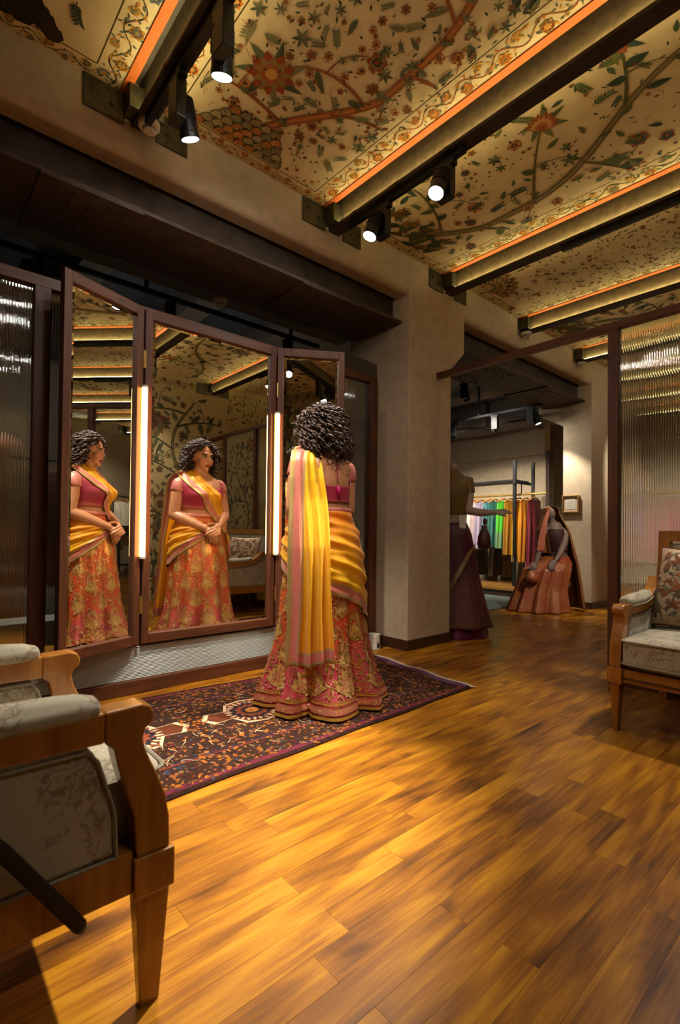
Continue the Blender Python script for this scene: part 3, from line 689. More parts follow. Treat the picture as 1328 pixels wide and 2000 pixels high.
def mirror(name, H, ang, w, label, side):
    """framed standing mirror; H hinge point, t along the mirror, n towards the room"""
    t = (math.cos(ang) * side, math.sin(ang) * side); n = (math.sin(ang), -math.cos(ang))
    z0, z1, st, rl = 0.275, 2.197, 0.043, 0.055
    o = thing(name, label, 'mirror', (H[0] + t[0] * w / 2, H[1] + t[1] * w / 2, z0), group='three part dressing mirror')
    for a, b in ((0, st), (w - st, w)): MB().obox(H, t, n, a, b, -0.012, 0.022, z0, z1).build('stile', M['frame'], o, bevel=0.003)
    for a, b in ((z0, z0 + rl), (z1 - rl, z1)): MB().obox(H, t, n, st, w - st, -0.012, 0.022, a, b).build('rail', M['frame_h'], o, bevel=0.003)
    MB().obox(H, t, n, 0.01, w - 0.01, -0.02, -0.012, z0 + 0.01, z1 - 0.01).build('backboard', M['frame'], o)
    P = lambda a, d, z: (H[0] + t[0] * a + n[0] * d, H[1] + t[1] * a + n[1] * d, z)
    a0, a1, b0, b1, bv = st - 0.004, w - st + 0.004, z0 + rl - 0.004, z1 - rl + 0.004, 0.024
    out = [P(a0, 0.0028, b0), P(a1, 0.0028, b0), P(a1, 0.0028, b1), P(a0, 0.0028, b1)]
    inn = [P(a0 + bv, 0.005, b0 + bv), P(a1 - bv, 0.005, b0 + bv), P(a1 - bv, 0.005, b1 - bv), P(a0 + bv, 0.005, b1 - bv)]
    bk = [P(a0, -0.002, b0), P(a1, -0.002, b0), P(a1, -0.002, b1), P(a0, -0.002, b1)]
    MB().add(out + inn + bk, [(4, 5, 6, 7), (0, 1, 5, 4), (1, 2, 6, 5), (2, 3, 7, 6), (3, 0, 4, 7), (8, 9, 1, 0), (9, 10, 2, 1), (10, 11, 3, 2), (11, 8, 0, 3), (11, 10, 9, 8)]).build('looking_glass', M['mirror'], o)
    for z in (0.5, 1.9):
        MB().obox(H, t, n, -0.004, 0.004, 0.018, 0.027, z - 0.05, z + 0.05).build('hinge', M['gold'], o)
    return o
mirror('dressing_mirror', (1.035, 2.895), 0.0, 0.90, 'wide middle dressing mirror in a teak frame', 1)
mirror('dressing_mirror', (1.013, 2.885), math.radians(22.3), 0.482, 'left wing of the dressing mirror, angled forward', -1)
mirror('dressing_mirror', (1.946, 2.878), math.radians(-31.6), 0.47, 'right wing of the dressing mirror, half hidden by the person', 1)
for x, lab in ((1.026, 'vertical glowing light tube between left and middle mirrors'), (1.93, 'vertical glowing light tube between middle and right mirrors')):
    o = thing('light_tube', lab, 'light tube', (x, 2.855, 0.77), group='glowing tubes between the mirrors')
    MB().tube([(x, 2.848, 0.775), (x, 2.848, 1.73)], 0.0155, 12).build('tube', M['tube'], o, smooth=False)
    MB().box(x - 0.017, x + 0.017, 2.858, 2.872, 0.765, 1.74).build('holder', M['gold'], o)
    for z in (0.762, 1.732): MB().lathe([(0.017, 0), (0.017, 0.012)], (x, 2.848, z), 12).build('end_cap', M['whiteplastic'], o)

# doorway screen on the right, plane x = 3.352
ds = thing('glass_screen', 'teak and fluted glass screen behind the settee with a doorway', 'screen', (3.36, 0.1, 0))
MB().box(3.33, 3.385, YB, 2.58, 2.215, 2.262).build('top_rail', wood('frame_teak_y', '#3e1d0e', '#6a3a1c', 0.5, axis=1, coat=0.0), ds, bevel=0.004)
for y in (1.205, 0.36, -0.42, -0.92): MB().box(3.325, 3.39, y - 0.03, y + 0.03, 0, 2.215).build('post', M['frame'], ds, bevel=0.004)
fluted('fluted_pane', (3.355, 0), EY, (-1, 0), 0.39, 1.175, 0.08, 2.215, ds, amp=0.0009)
MB().box(3.335, 3.38, 0.39, 1.175, 0.0, 0.08).build('bottom_rail', M['frame'], ds, bevel=0.003)
pn = MB().box(3.35, 3.365, -0.39, 0.33, 0.0, 2.215).build('papered_panel', plain('papered_panel_ground', '#8d7a50', 0.9), ds)
c = Canvas(81); tree_print(c, 0.66, 0.05, 2.1, PW, 83, 1.2, 110, 9, 0.03); c.clip(0, 0.68, 0, 2.18)
link('panel_print', c.mesh('panel_print', lambda u, v, h: (3.35 - h, 0.32 - u, v), 1.2e-6, 0.0004), M['print'], pn, kind='stuff')

# ================================================================== RUG
rug = thing('rug', 'dark patterned wool rug with pale fringe under the person', 'rug', (1.4, 2.2, 0))
def rugP(u, v, h=0.0):
    a = [RUG[0][k] * (1 - u) + RUG[1][k] * u for k in (0, 1)]; b = [RUG[3][k] * (1 - u) + RUG[2][k] * u for k in (0, 1)]
    x, y = a[0] * (1 - v) + b[0] * v, a[1] * (1 - v) + b[1] * v
    e = 0.008 * math.sin(v * 17) * u ** 8; y += 0.004 * math.sin(u * 23) * (1 if v < 0.5 else -1) * abs(2 * v - 1) ** 6
    return (x + e, y, 0.007 + h + 0.004 * max(0, math.sin(v * 14 + 1)) * u ** 14)
me = grid_mesh('pile', lambda u, v: rugP(u, v), 60, 24)
g = G('rug_ground'); uv = g.n('TexCoord', out=2); pos = g.n('NewGeometry')
nz = g.n('TexNoise', {'Vector': g.mapping(uv, (2.4, 1.0, 1.0)), 'Scale': 34.0, 'Detail': 6.0, 'Roughness': 0.75})
cc = g.ramp(nz, [(0.30, lin('#161412')), (0.43, lin('#241710')), (0.52, lin('#381e14')), (0.60, lin('#1e1816')), (0.72, lin('#463018'))])
M['rugground'] = g.out(g.bsdf(Base_Color=cc, Roughness=0.95, Specular_IOR_Level=0.08, Normal=g.bump(g.n('TexNoise', {'Vector': pos, 'Scale': 380.0}), 0.6, 0.002)))
o = link('pile', me, M['rugground'], rug); solid(o, 0.006, -1)
c = Canvas(17); r = c.r; LN, WDT = 2.46, 1.05
RC = Ls('#a8601a', '#904a18', '#6a2018', '#a8601a', '#323a48', '#58301e', '#74583a', '#40181f', '#68481e', '#282830', '#3e2c1c', '#4a361c')
for (ins, w, col) in ((0.012, 0.022, '#3a3038'), (0.04, 0.03, '#5a1c2a'), (0.205, 0.012, '#6a2a24'), (0.222, 0.008, '#2a2638')):
    for pts in ([(ins, ins), (LN - ins, ins)], [(ins, WDT - ins), (LN - ins, WDT - ins)], [(LN - ins, ins), (LN - ins, WDT - ins)]):
        c.up(); n = 40; c.strip([(pts[0][0] + (pts[1][0] - pts[0][0]) * i / n, pts[0][1] + (pts[1][1] - pts[0][1]) * i / n) for i in range(n + 1)], w, w, lin(col))
c.up(); c.strip([(LN - 0.03, WDT * i / 30) for i in range(31)], 0.05, 0.05, lin('#5a3a58'))
def bar_motif(cx, cy, sx, sy):
    cream, rust = lin('#c0a684'), lin('#66321c')
    P = [(0.0, 0.5), (0.35, 0.42), (0.5, 0.16), (0.86, 0.2), (1.0, 0.0), (0.86, -0.2), (0.5, -0.16), (0.35, -0.42), (0, -0.5), (-0.35, -0.42), (-0.5, -0.16), (-0.86, -0.2), (-1, 0), (-0.86, 0.2), (-0.5, 0.16), (-0.35, 0.42)]
    for k, col in ((1.0, cream), (0.9, rust)):
        c.up()
        for i in range(len(P)):
            a, b = P[i], P[(i + 1) % len(P)]; c.poly([(cx, cy), (cx + a[0] * sx * k, cy + a[1] * sy * k), (cx + b[0] * sx * k, cy + b[1] * sy * k)], col)
    for i in range(26):
        a = 2 * PI * i / 26; c.leaf(cx + 0.10 * math.cos(a), cy + 0.10 * math.sin(a), a, 0.045, 0.018, cream, None, 0, 3)
    for rr, col in ((0.10, '#231c26'), (0.078, '#7c3a20'), (0.055, '#2a1e1e'), (0.032, '#a86a2c')):
        c.disc(cx, cy, rr, lin(col), 14)
        for i in range(12): c.disc(cx + rr * math.cos(i * PI / 6), cy + rr * math.sin(i * PI / 6), rr * 0.16, lin(col), 6)
for cx in (0.62, 1.22, 1.98): bar_motif(cx, WDT * 0.52, 0.27 if cx != 1.98 else 0.12, 0.34 if cx != 1.98 else 0.16)
for k in range(5200):
    x, y = r.uniform(0.03, LN - 0.06), r.uniform(0.03, WDT - 0.03)
    if any(abs(x - cx) < 0.24 and abs(y - WDT * 0.52) < 0.12 for cx in (0.62, 1.22)) and r.random() < 0.9: continue
    edge = min(y, WDT - y, LN - x) < 0.21; q = r.random(); a = r.uniform(0, 6.28); col = r.choice(RC)
    s = r.uniform(0.006, 0.0125)
    if q < 0.35: c.flower(x, y, s, [col, r.choice(RC), RC[0], RC[5]], 5)
    elif q < 0.7: c.leaf(x, y, a, s * 2.2, s * 0.9, col, None, r.uniform(-.6, .6), 3)
    elif q < 0.85: c.disc(x, y, s * 0.6, col, 6)
    elif q < 0.9 and not edge: c.curve(x, y, a, s * 5, r.uniform(-20, 20), s * 0.35, s * 0.25, lin('#c8ad88'), 6)
    else: c.sprig(x, y, a, s * 2.6, col, r.choice(RC))
c.clip(0.004, LN - 0.004, 0.004, WDT - 0.004)
link('woven_pattern', c.mesh('woven_pattern', lambda u, v, h: rugP(u / LN, v / WDT, h), 3e-8, 0.0006), M['rugprint'], rug, kind='stuff')
mb = MB()
for k in range(260):
    v = (k + 0.5) / 260; p = Vector(rugP(1.0, v)); L = rng.uniform(0.025, 0.05); dy = rng.uniform(-0.02, 0.02)
    mb.tube([p, p + Vector((L * 0.5, dy * 0.6, -0.001)), p + Vector((L, dy, -0.005))], [0.0022, 0.002, 0.0012], 4)
mb.build('fringe', plain('fringe_cotton', '#b8a58c', 0.95, var=0.15, scale=120), rug, kind='stuff')

# ================================================================== SEATING
def rbox(x0, x1, y0, y1, z0, z1, r=0.03, crown=0.0, n=10, m=4):
    """soft cushion block: rounded box with a crowned top"""
    mb = MB(); cx, cy, cz = (x0 + x1) / 2, (y0 + y1) / 2, (z0 + z1) / 2; hx, hy, hz = (x1 - x0) / 2, (y1 - y0) / 2, (z1 - z0) / 2
    bm = bmesh.new(); bmesh.ops.create_cube(bm, size=2.0); bmesh.ops.subdivide_edges(bm, edges=bm.edges, cuts=n, use_grid_fill=True)
    for v in bm.verts:
        p = Vector((v.co.x * hx, v.co.y * hy, v.co.z * hz)); q = Vector((max(-hx + r, min(hx - r, p.x)), max(-hy + r, min(hy - r, p.y)), max(-hz + r, min(hz - r, p.z))))
        d = p - q
        if d.length > 1e-9: p = q + d.normalized() * min(r, d.length if d.length < r else r)
        k = (1 - v.co.x ** 2) * (1 - v.co.y ** 2); p.z += crown * k * (1 if p.z > 0 else -0.4)
        v.co = p + Vector((cx, cy, cz))
    mb.v = [tuple(v.co) for v in bm.verts]; bm.verts.index_update(); mb.f = [tuple(v.index for v in f.verts) for f in bm.faces]; bm.free()
    return mb
def rect_path(x0, x1, y0, y1, z, r=0.03, n=5):
    P = []
    for cx, cy, a0 in ((x1 - r, y1 - r, 0), (x0 + r, y1 - r, 90), (x0 + r, y0 + r, 180), (x1 - r, y0 + r, 270)):
        for i in range(n): a = math.radians(a0 + 90 * i / (n - 1)); P.append((cx + r * math.cos(a), cy + r * math.sin(a), z))
    return P + [P[0]]

def seat_unit(name, label, cat, loc, rotz, width, depth=0.74, with_bar=False):
    """settee/armchair; local: x across, front at y=+, front leg face at y=0, z up"""
    t = thing(name, label, cat, loc, world=False); t.rotation_euler = (0, 0, rotz)
    w = width; cw, up, pp = M['chairwood'], M['upholstery'], M['piping']
    S = 0.052                                              # thickness of arm timber
    def prof(pts, xa, xb, nm, mat, par=t, bevel=0.004): return MB().prism(pts, lambda y, z: (xa, y, z), lambda y, z: (xb, y, z)).build(nm, mat, par, bevel=bevel)
    for s, xa in ((-1, 0.0), (1, w - S)):
        xb = xa + S
        # front stile and arm: one flowing timber
        stile = [(0.000, 0.30), (-0.002, 0.36), (-0.010, 0.405), (-0.030, 0.455), (-0.050, 0.50), (-0.056, 0.525), (-0.050, 0.542), (-0.038, 0.552), (-0.034, 0.568), (-0.042, 0.583), (-0.058, 0.590),
                 (-0.30, 0.585), (-0.42, 0.60), (-0.50, 0.64), (-0.56, 0.70), (-0.60, 0.70), (-0.60, 0.66), (-0.54, 0.60), (-0.46, 0.555), (-0.34, 0.535), (-0.125, 0.532), (-0.108, 0.515), (-0.100, 0.48), (-0.086, 0.43), (-0.070, 0.38), (-0.064, 0.30)]
        # split into stile and arm rail so each polygon stays simple
        prof(stile[:11] + [(-0.125, 0.588), (-0.125, 0.532)] + stile[21:], xa, xb, 'arm_post', cw)
        prof([(-0.125, 0.588), (-0.30, 0.585), (-0.42, 0.60), (-0.50, 0.64), (-0.56, 0.70), (-0.60, 0.70), (-0.60, 0.65), (-0.54, 0.595), (-0.46, 0.555), (-0.34, 0.535), (-0.125, 0.532)], xa, xb, 'arm_rail', cw)
        MB().box(xa - 0.006, xb + 0.006, -0.07, 0.008, 0.225, 0.30).build('knee_block', cw, t, bevel=0.003)
        MB().rings([[(xa + 0.004 + d, -0.062 + d, z), (xb - 0.004 - d, -0.062 + d, z), (xb - 0.004 - d, 0.002 - d, z), (xa + 0.004 + d, 0.002 - d, z)] for z, d in ((0.0, 0.013), (0.225, 0.0))]).build('leg', cw, t, bevel=0.002)
        MB().rings([[(xa + 0.006, y0, z), (xb - 0.006, y0, z), (xb - 0.006, y0 + 0.05, z), (xa + 0.006, y0 + 0.05, z)] for z, y0 in ((0.0, -depth - 0.03), (0.30, -depth + 0.06))]).build('leg', cw, t, bevel=0.002)
        # arm pad
        pad = rbox(xa - 0.006, xb + 0.006, -0.44, -0.13, 0.575, 0.618, 0.02, 0.012, 8)
        pad.v = [(x, y, z + 0.05 * max(0, (-y - 0.30) / 0.2) ** 2) for x, y, z in pad.v]
        pd = pad.build('arm_pad', up, t, smooth=True)
        MB().tube([(xa - 0.006, y, 0.578 + 0.05 * max(0, (-y - 0.30) / 0.2) ** 2) for y in np.linspace(-0.14, -0.44, 10)], 0.004, 6).build('piping', pp, pd)
        # side panels in the arm, outer and inner face
        pan = [(-0.100, 0.315), (-0.104, 0.40), (-0.122, 0.46), (-0.134, 0.50), (-0.150, 0.522), (-0.34, 0.522), (-0.46, 0.54), (-0.55, 0.59), (-depth + 0.09, 0.63), (-depth + 0.09, 0.315)]
        sp = prof(pan, xa + 0.008, xb - 0.008, 'side_panel', up, bevel=0.01)
        for xx in (xa + 0.006, xb - 0.006):
            MB().tube([(xx, y, z) for y, z in pan + [pan[0]]], 0.0035, 6).build('piping', pp, sp)
        MB().box(xa + 0.004, xb - 0.004, -depth + 0.06, -0.07, 0.235, 0.315).build('side_rail', cw, t, bevel=0.003)
    fr = MB().box(S + 0.006, w - S - 0.006, -0.05, -0.012, 0.232, 0.295).build('front_rail', cw, t, bevel=0.003)
    MB().box(S + 0.006, w - S - 0.006, -0.012, -0.006, 0.250, 0.257).build('bead', M['skirting'], fr)
    MB().box(S, w - S, -depth + 0.06, -depth + 0.10, 0.24, 0.31).build('rear_rail', cw, t, bevel=0.003)
    MB().box(S, w - S, -depth + 0.08, -0.05, 0.285, 0.305).build('seat_deck', up, t)
    nb = max(1, int(round((w - 2 * S) / 0.62)))
    cu = rbox(S + 0.004, w - S - 0.004, -depth + 0.16, 0.012, 0.305, 0.445, 0.03, 0.022, 12).build('seat_cushion', up, t, smooth=True)
    for z in (0.325, 0.43): MB().tube(rect_path(S + 0.004, w - S - 0.004, -depth + 0.16, 0.014, z, 0.03), 0.005, 6).build('piping', pp, cu)
    # raked back
    yb = lambda z: -depth + 0.12 - (z - 0.30) * 0.17
    def slab(x0, x1, z0, z1, d0, d1, nm, mat, par=t, bevel=0.004):
        return MB().add([(x0, yb(z0) - d1, z0), (x1, yb(z0) - d1, z0), (x1, yb(z0) - d0, z0), (x0, yb(z0) - d0, z0), (x0, yb(z1) - d1, z1), (x1, yb(z1) - d1, z1), (x1, yb(z1) - d0, z1), (x0, yb(z1) - d0, z1)],
                        [(3, 2, 1, 0), (4, 5, 6, 7), (0, 1, 5, 4), (1, 2, 6, 5), (2, 3, 7, 6), (3, 0, 4, 7)]).build(nm, mat, par, bevel=bevel)
    for xa, xb in ((0.0, 0.06), (w - 0.06, w)): slab(xa, xb, 0.26, 0.95, 0.0, 0.05, 'back_stile', cw)
    slab(0.06, w - 0.06, 0.89, 0.95, 0.0, 0.05, 'top_rail', cw)
    bp = slab(0.066, w - 0.066, 0.42, 0.884, -0.018, 0.045, 'back_panel', up, bevel=0.015)
    MB().tube([(x, yb(z) + 0.018, z) for x, z in ((0.075, 0.44), (0.075, 0.875), (w - 0.075, 0.875), (w - 0.075, 0.44))], 0.005, 6).build('piping', pp, bp)
    if with_bar:
        MB().tube([(w + 0.016, -0.165, 0.235), (w + 0.018, -0.28, 0.41), (w + 0.016, -0.40, 0.56)], [0.012, 0.012, 0.012], 8, round_ends=True).build('stray_bar', M['black'], t, label='slim dark bar leaning on the outer side')  # unidentified dark bar, set against the chair; not a part of its frame
    return t
# the settee faces -X, the armchair +X
so = seat_unit('settee', 'oak framed settee in grey floral cloth at the right edge', 'settee', (2.535, 0.935 - 1.78, 0), math.radians(90), 1.78)
ch = seat_unit('armchair', 'oak framed armchair in grey floral cloth at the left foreground', 'armchair', (0.410, 1.542, 0), math.radians(-90), 0.58, 0.74, True)

# ---- scatter cushions on the settee
def cushion(label, c, size, lean, yaw, seed):
    o = thing('cushion', label, 'cushion', c, group='scatter cushions on the settee', world=False); o.rotation_euler = (0, lean, yaw)
    hs = size / 2
    def P(u, v, s):
        a, b = (u - 0.5) * 2, (v - 0.5) * 2; k = (1 - abs(a) ** 2.4) * (1 - abs(b) ** 2.4)
        pin = 1 - 0.07 * ((1 - a * a) * abs(b) ** 3 + (1 - b * b) * abs(a) ** 3)
        return (s * (0.005 + 0.065 * max(0, k) ** 0.6), a * hs * pin, b * hs * pin)
    mb = MB(); n = 14
    for s in (-1, 1):
        vs = [P(i / n, j / n, s) for j in range(n + 1) for i in range(n + 1)]
        mb.add(vs, [(j * (n + 1) + i, j * (n + 1) + i + 1, (j + 1) * (n + 1) + i + 1, (j + 1) * (n + 1) + i) for j in range(n) for i in range(n)])
    e = [P(i / n, 0, 1) for i in range(n)] + [P(1, i / n, 1) for i in range(n)] + [P(1 - i / n, 1, 1) for i in range(n)] + [P(0, 1 - i / n, 1) for i in range(n)]
    cv = mb.build('cover', plain('cushion_linen', '#b9a284', 0.9, var=0.06, scale=60, bump=0.1), o, smooth=True)
    e.append(e[0]); MB().tube([(0, p[1] * 1.01, p[2] * 1.01) for p in e], 0.0055, 6).build('piping', plain('maroon_cord', '#6a3024', 0.85), o)
    c2 = Canvas(seed); r = c2.r; CC = Ls('#6d6a5c', '#8f5a38', '#a06a44', '#5a5448', '#7c4a34')
    for k in range(135):
        x, y, a = r.uniform(0.05, 0.95), r.uniform(0.05, 0.95), r.uniform(0, 6.28); q = r.random()
        if q < 0.25: c2.flower(x, y, r.uniform(0.03, 0.07), [r.choice(CC) for _ in range(4)], 7)
        elif q < 0.6: c2.leaf(x, y, a, r.uniform(0.08, 0.2), 0.045, r.choice(CC), CC[3], r.uniform(-.6, .6))
        else: c2.curve(x, y, a, 0.25, r.uniform(-14, 14), 0.012, 0.006, r.choice(CC))
    c2.clip(0.03, 0.97, 0.03, 0.97)
    for s in (-1, 1):
        link('printed_flowers', c2.mesh('printed_flowers', lambda u, v, h: tuple(np.array(P(u, v, s)) + np.array((s * (h + 0.0006), 0, 0))), 3e-6, 0.0006), M['print'], cv, kind='stuff')
    return o
cushion('upright floral cushion with maroon piping nearest the settee arm', (2.985, 0.700, 0.655), 0.42, 0.30, math.radians(-22), 301)
cushion('second floral cushion leaning behind the first on the settee', (3.01, 0.36, 0.650), 0.40, 0.36, math.radians(14), 302)
cushion('third floral cushion at the far end of the settee', (3.01, -0.50, 0.650), 0.40, 0.36, math.radians(-8), 303)

# ================================================================== TRACK LIGHTS
def track(label, x0, x1, y0, y1, z, hang=0.0):
    o = thing('light_track', label, 'light track', ((x0 + x1) / 2, (y0 + y1) / 2, z))
    MB().box(x0, x1, y0, y1, z, z + 0.032).build('rail', M['black'], o, bevel=0.002)
    xc, yc = (x0 + x1) / 2, (y0 + y1) / 2
    for q in (0.1, 0.5, 0.9):
        yy = y0 + (y1 - y0) * q if (y1 - y0) > (x1 - x0) else yc; xx = xc if (y1 - y0) > (x1 - x0) else x0 + (x1 - x0) * q
        MB().box(xx - 0.012, xx + 0.012, yy - 0.012, yy + 0.012, z + 0.032, z + 0.032 + max(0.012, hang)).build('clip', M['black'], o)
        if hang == 0.0: MB().box(xx - 0.05, xx + 0.05, yy - 0.014, yy + 0.014, z + 0.03, z + 0.052).build('clamp', M['black'], o)
    return o
def spotlight(label, x, y, zt, aim, power, group, lit=True, cone=55, off=(0.0, 0.0)):
    o = thing('spotlight', label, 'spotlight', (x, y, zt), group=group)
    MB().box(x - 0.02, x + 0.02, y - 0.06, y + 0.06, zt - 0.03, zt).build('adapter', M['black'], o, bevel=0.002)
    bx, by = x + off[0], y + off[1]
    MB().box(bx - 0.024, bx + 0.024, by - 0.045, by + 0.045, zt - 0.20, zt - 0.03).build('driver_box', M['black'], o, bevel=0.004)
    d = (Vector(aim) - Vector((x, y, zt - 0.15))).normalized(); h = Vector((d.x, d.y, 0)); h = h.normalized() if h.length > 1e-3 else Vector((1, 0, 0))
    pv = Vector((bx, by, zt - 0.14)) + h * 0.066 * 1.0
    MB().tube([Vector((bx, by, zt - 0.15)), pv], 0.012, 8).build('pivot', M['black'], o)
    q = Vector((0, 0, 1)).rotation_difference(d)
    hd = MB().lathe([(0.030, -0.085), (0.040, -0.08), (0.042, 0.05), (0.044, 0.055), (0.044, 0.075), (0.040, 0.075), (0.036, 0.060)], pv, 24, d).build('lamp_head', M['black'], o, smooth=False)
    mb = MB()
    for k in range(7): mb.lathe([(0.046, -0.075 + k * 0.012), (0.046, -0.070 + k * 0.012)], pv, 20, d)
    mb.build('cooling_fins', M['black'], hd)
    MB().lathe([(0.0365, 0.066), (0.030, 0.070), (0.0, 0.0715)], pv, 24, d, cap=False).build('lens', M['lens'] if lit else M['whiteplastic'], hd)
    if lit:
        L = bpy.data.lights.new('spot_beam', 'SPOT'); L.energy = power; L.spot_size = math.radians(cone); L.spot_blend = 0.7; L.shadow_soft_size = 0.03; L.color = (1.0, 0.93, 0.80)
        lo = bpy.data.objects.new('spot_beam', L); COL.objects.link(lo); lo.parent = o; lo.matrix_parent_inverse = ORG[o.name].inverted()
        lo.location = pv + d * 0.09; lo.rotation_mode = 'QUATERNION'; lo.rotation_quaternion = d.to_track_quat('-Z', 'Y')
    return o
ZT = 2.93
track('black light track under the left joist, above the armchair', 0.866, 0.900, -0.6, 2.47, ZT)
track('black light track under the long middle joist', 2.173, 2.207, 1.52, 2.42, ZT)
GS = 'lit spotlights under the joists'
spotlight('lit black spotlight nearest the top of the picture', 0.883, 1.70, ZT, (1.25, 2.45, 0.5), SPOT_W * 1.1, GS)
spotlight('lit black spotlight at the beam end of the left joist', 0.885, 2.12, ZT, (1.65, 2.55, 0.8), SPOT_W, GS)
spotlight('lit black spotlight farther from the beam on the middle joist', 2.19, 1.64, ZT, (0.95, 1.56, 0.0), SPOT_W * 5.0, GS, cone=38)
spotlight('lit black spotlight at the beam end of the middle joist', 2.19, 2.11, ZT, (1.55, 2.35, 0.9), SPOT_W * 0.7, GS)
spotlight('lit black spotlight above the armchair, out of the picture', 0.883, 1.20, ZT, (0.55, 1.40, 0.3), SPOT_W * 0.9, GS, cone=50)
spotlight('added unseen spotlight brightening the back of the person', 0.883, 0.72, ZT, (1.74, 2.12, 1.15), SPOT_W * 0.6, GS, cone=30)  # invented lamp, lifts the light on the bare back and veil
spotlight('lit black spotlight far behind on the left joist', 0.883, -0.45, ZT, (0.75, 1.4, 0.0), SPOT_W * 0.004, GS, cone=70)
track('black light track under the rear half of the middle joist', 2.173, 2.207, -0.9, 0.1, ZT)
spotlight('lit black spotlight far behind on the middle joist', 2.19, -0.50, ZT, (1.9, 1.2, 0.0), SPOT_W * 0.01, GS, cone=70)
spotlight('added unseen spotlight brightening the papered wall from the left joist', 0.883, -0.15, ZT, (1.1, -1.08, 1.5), SPOT_W * 0.3, GS, cone=75)  # added lamp, there only to lift the dim wallpaper
spotlight('added unseen spotlight brightening the papered wall from the middle joist', 2.19, -0.05, ZT, (2.4, -1.08, 1.5), SPOT_W * 0.3, GS, cone=75)  # second added lamp for a brighter wallpaper
track('black light track under the joist above the settee', 3.471, 3.505, 0.2, 1.6, ZT)
spotlight('spotlight above the settee seen only in the mirror', 3.488, 0.55, ZT, (2.75, 0.6, 0.4), SPOT_W * 1.0, GS, cone=60)
# far room
track('black ceiling track beyond the nearer column', 5.1, 5.7, 3.72, 3.752, 2.86, 0.28)
spotlight('black spotlight seen from behind, hanging beyond the nearer column', 5.4, 3.736, 2.86, (7.1, 4.3, 1.1), SPOT_W * 2.2, 'spotlights of the far room', True, 80)
track('black ceiling track left of the blue grey girder', 6.085, 6.117, 3.05, 4.9, 2.56, 0.56)
for k, (y, aim, lab, pw, cn) in enumerate(((3.20, (6.40, 2.72, 0.9), 'small spotlight with a bright lens beside the farther column', 0.9, 64), (3.72, (7.2, 4.4, 1.0), 'small spotlight turned away, left of the bright one', 0.9, 80), (4.4, (7.3, 5.2, 1.0), 'small spotlight turned away, farthest left over the rack', 0.8, 80))):
    spotlight(lab, 6.101, y, 2.56, aim, SPOT_W * pw, 'spotlights of the far room', True, cn)
track('added unseen light track under the joist past the nearer column', 4.733, 4.767, 0.4, 1.2, ZT)  # made up along with the lamp it carries
spotlight('added unseen spotlight brightening the seated mannequin', 4.75, 0.95, ZT, (5.85, 2.85, 0.5), SPOT_W * 1.3, 'spotlights of the far room', True, 30)  # extra lamp out of view, brightens the seated figure
track('black ceiling track beside the far window', 6.0, 6.04, 0.3, 2.2, ZT)
spotlight('added spotlight brightening the passage past the glass screen', 6.02, 1.7, ZT, (8.3, 2.1, 1.1), SPOT_W * 4.0, 'spotlights of the far room', True, 70)  # added lamp, brightens what shows through the right pane
spotlight('spotlight lighting the taupe wall rack', 6.02, 0.5, ZT, (8.0, -0.9, 1.0), SPOT_W * 0.9, 'spotlights of the far room', True, 60)
# dark room behind the mirrors
track('black track hanging behind the mirror tops', -0.3, 2.9, 3.60, 3.63, 2.64, 0.5)
for x, lab in ((0.62, 'dark spotlight hanging above the left glass screen'), (1.48, 'dark spotlight hanging behind the left mirror top'), (2.55, 'dark spotlight hanging behind the middle mirror top')):
    spotlight(lab, x, 3.615, 2.64, (x + 0.2, 6.6, 1.6) if x > 1 else (0.25, 3.45, 0.4), SPOT_W * 0.3, 'spotlights behind the mirrors', True, 85)
def detector(label, x, y, z):
    o = thing('smoke_detector', label, 'smoke detector', (x, y, z), group='round smoke detectors')
    MB().lathe([(0.052, 0.0), (0.052, -0.018), (0.046, -0.026), (0.030, -0.030)], (x, y, z), 28).build('body', M['whiteplastic'], o, smooth=False)
    MB().lathe([(0.030, -0.029), (0.030, -0.040), (0.024, -0.045), (0.0, -0.046)], (x, y, z), 24, cap=False).build('sensor_cap', M['whiteplastic'], o, smooth=False)
    MB().lathe([(0.0302, -0.030), (0.0302, -0.034)], (x, y, z), 24).build('vent_ring', M['black'], o)
detector('round white smoke detector under the left joist end', 0.90, 2.50, 2.965)
detector('round smoke detector under the joist end past the nearer column', 4.72, 2.53, 2.965)
detector('round smoke detector under the joist end above the screen rail', 6.02, 2.53, 2.965)
detector('small white smoke detector on the dark ceiling flange', 1.74, 3.34, 2.63)

# ---- pierced ceramic candle holder by the column
cx, cy = 2.835, 2.79
cd = thing('candle_holder', 'small white pierced ceramic candle holder beside the column', 'candle holder', (cx, cy, 0))
n, mrow = 48, 30; vs = []; fs = []
for j in range(mrow + 1):
    for i in range(n):
        a = 2 * PI * i / n; vs.append((cx + 0.046 * math.cos(a), cy + 0.046 * math.sin(a), 0.001 + 0.119 * j / mrow))
holes = [(aa, zz, 1.9 if k % 2 else 1.4) for k, (aa, zz) in enumerate([(h * 4 + (2 if q % 2 else 0), 0.055 + q * 0.009) for q in range(5) for h in range(12)]) if (k * 7) % 5 < 3]
def holed(i, j):
    z = 0.119 * (j + 0.5) / mrow
    for a0 in (int(n * 0.78), ):
        di = min(abs(i - a0), n - abs(i - a0))
        if di < 4 and z < 0.052 and (z > 0.012) and (di / 4) ** 2 + max(0, (z - 0.035) / 0.018) ** 2 < 1: return True
    for (ii, zz, rr) in holes:
        if i == ii and abs(z - zz) < 0.003: return True
    return False
for j in range(mrow):
    for i in range(n):
        if not holed(i, j): fs.append((j * n + i, j * n + (i + 1) % n, (j + 1) * n + (i + 1) % n, (j + 1) * n + i))
o = MB().add(vs, fs).build('pierced_shell', M['ceramic'], cd, smooth=True); solid(o, 0.004, -1)
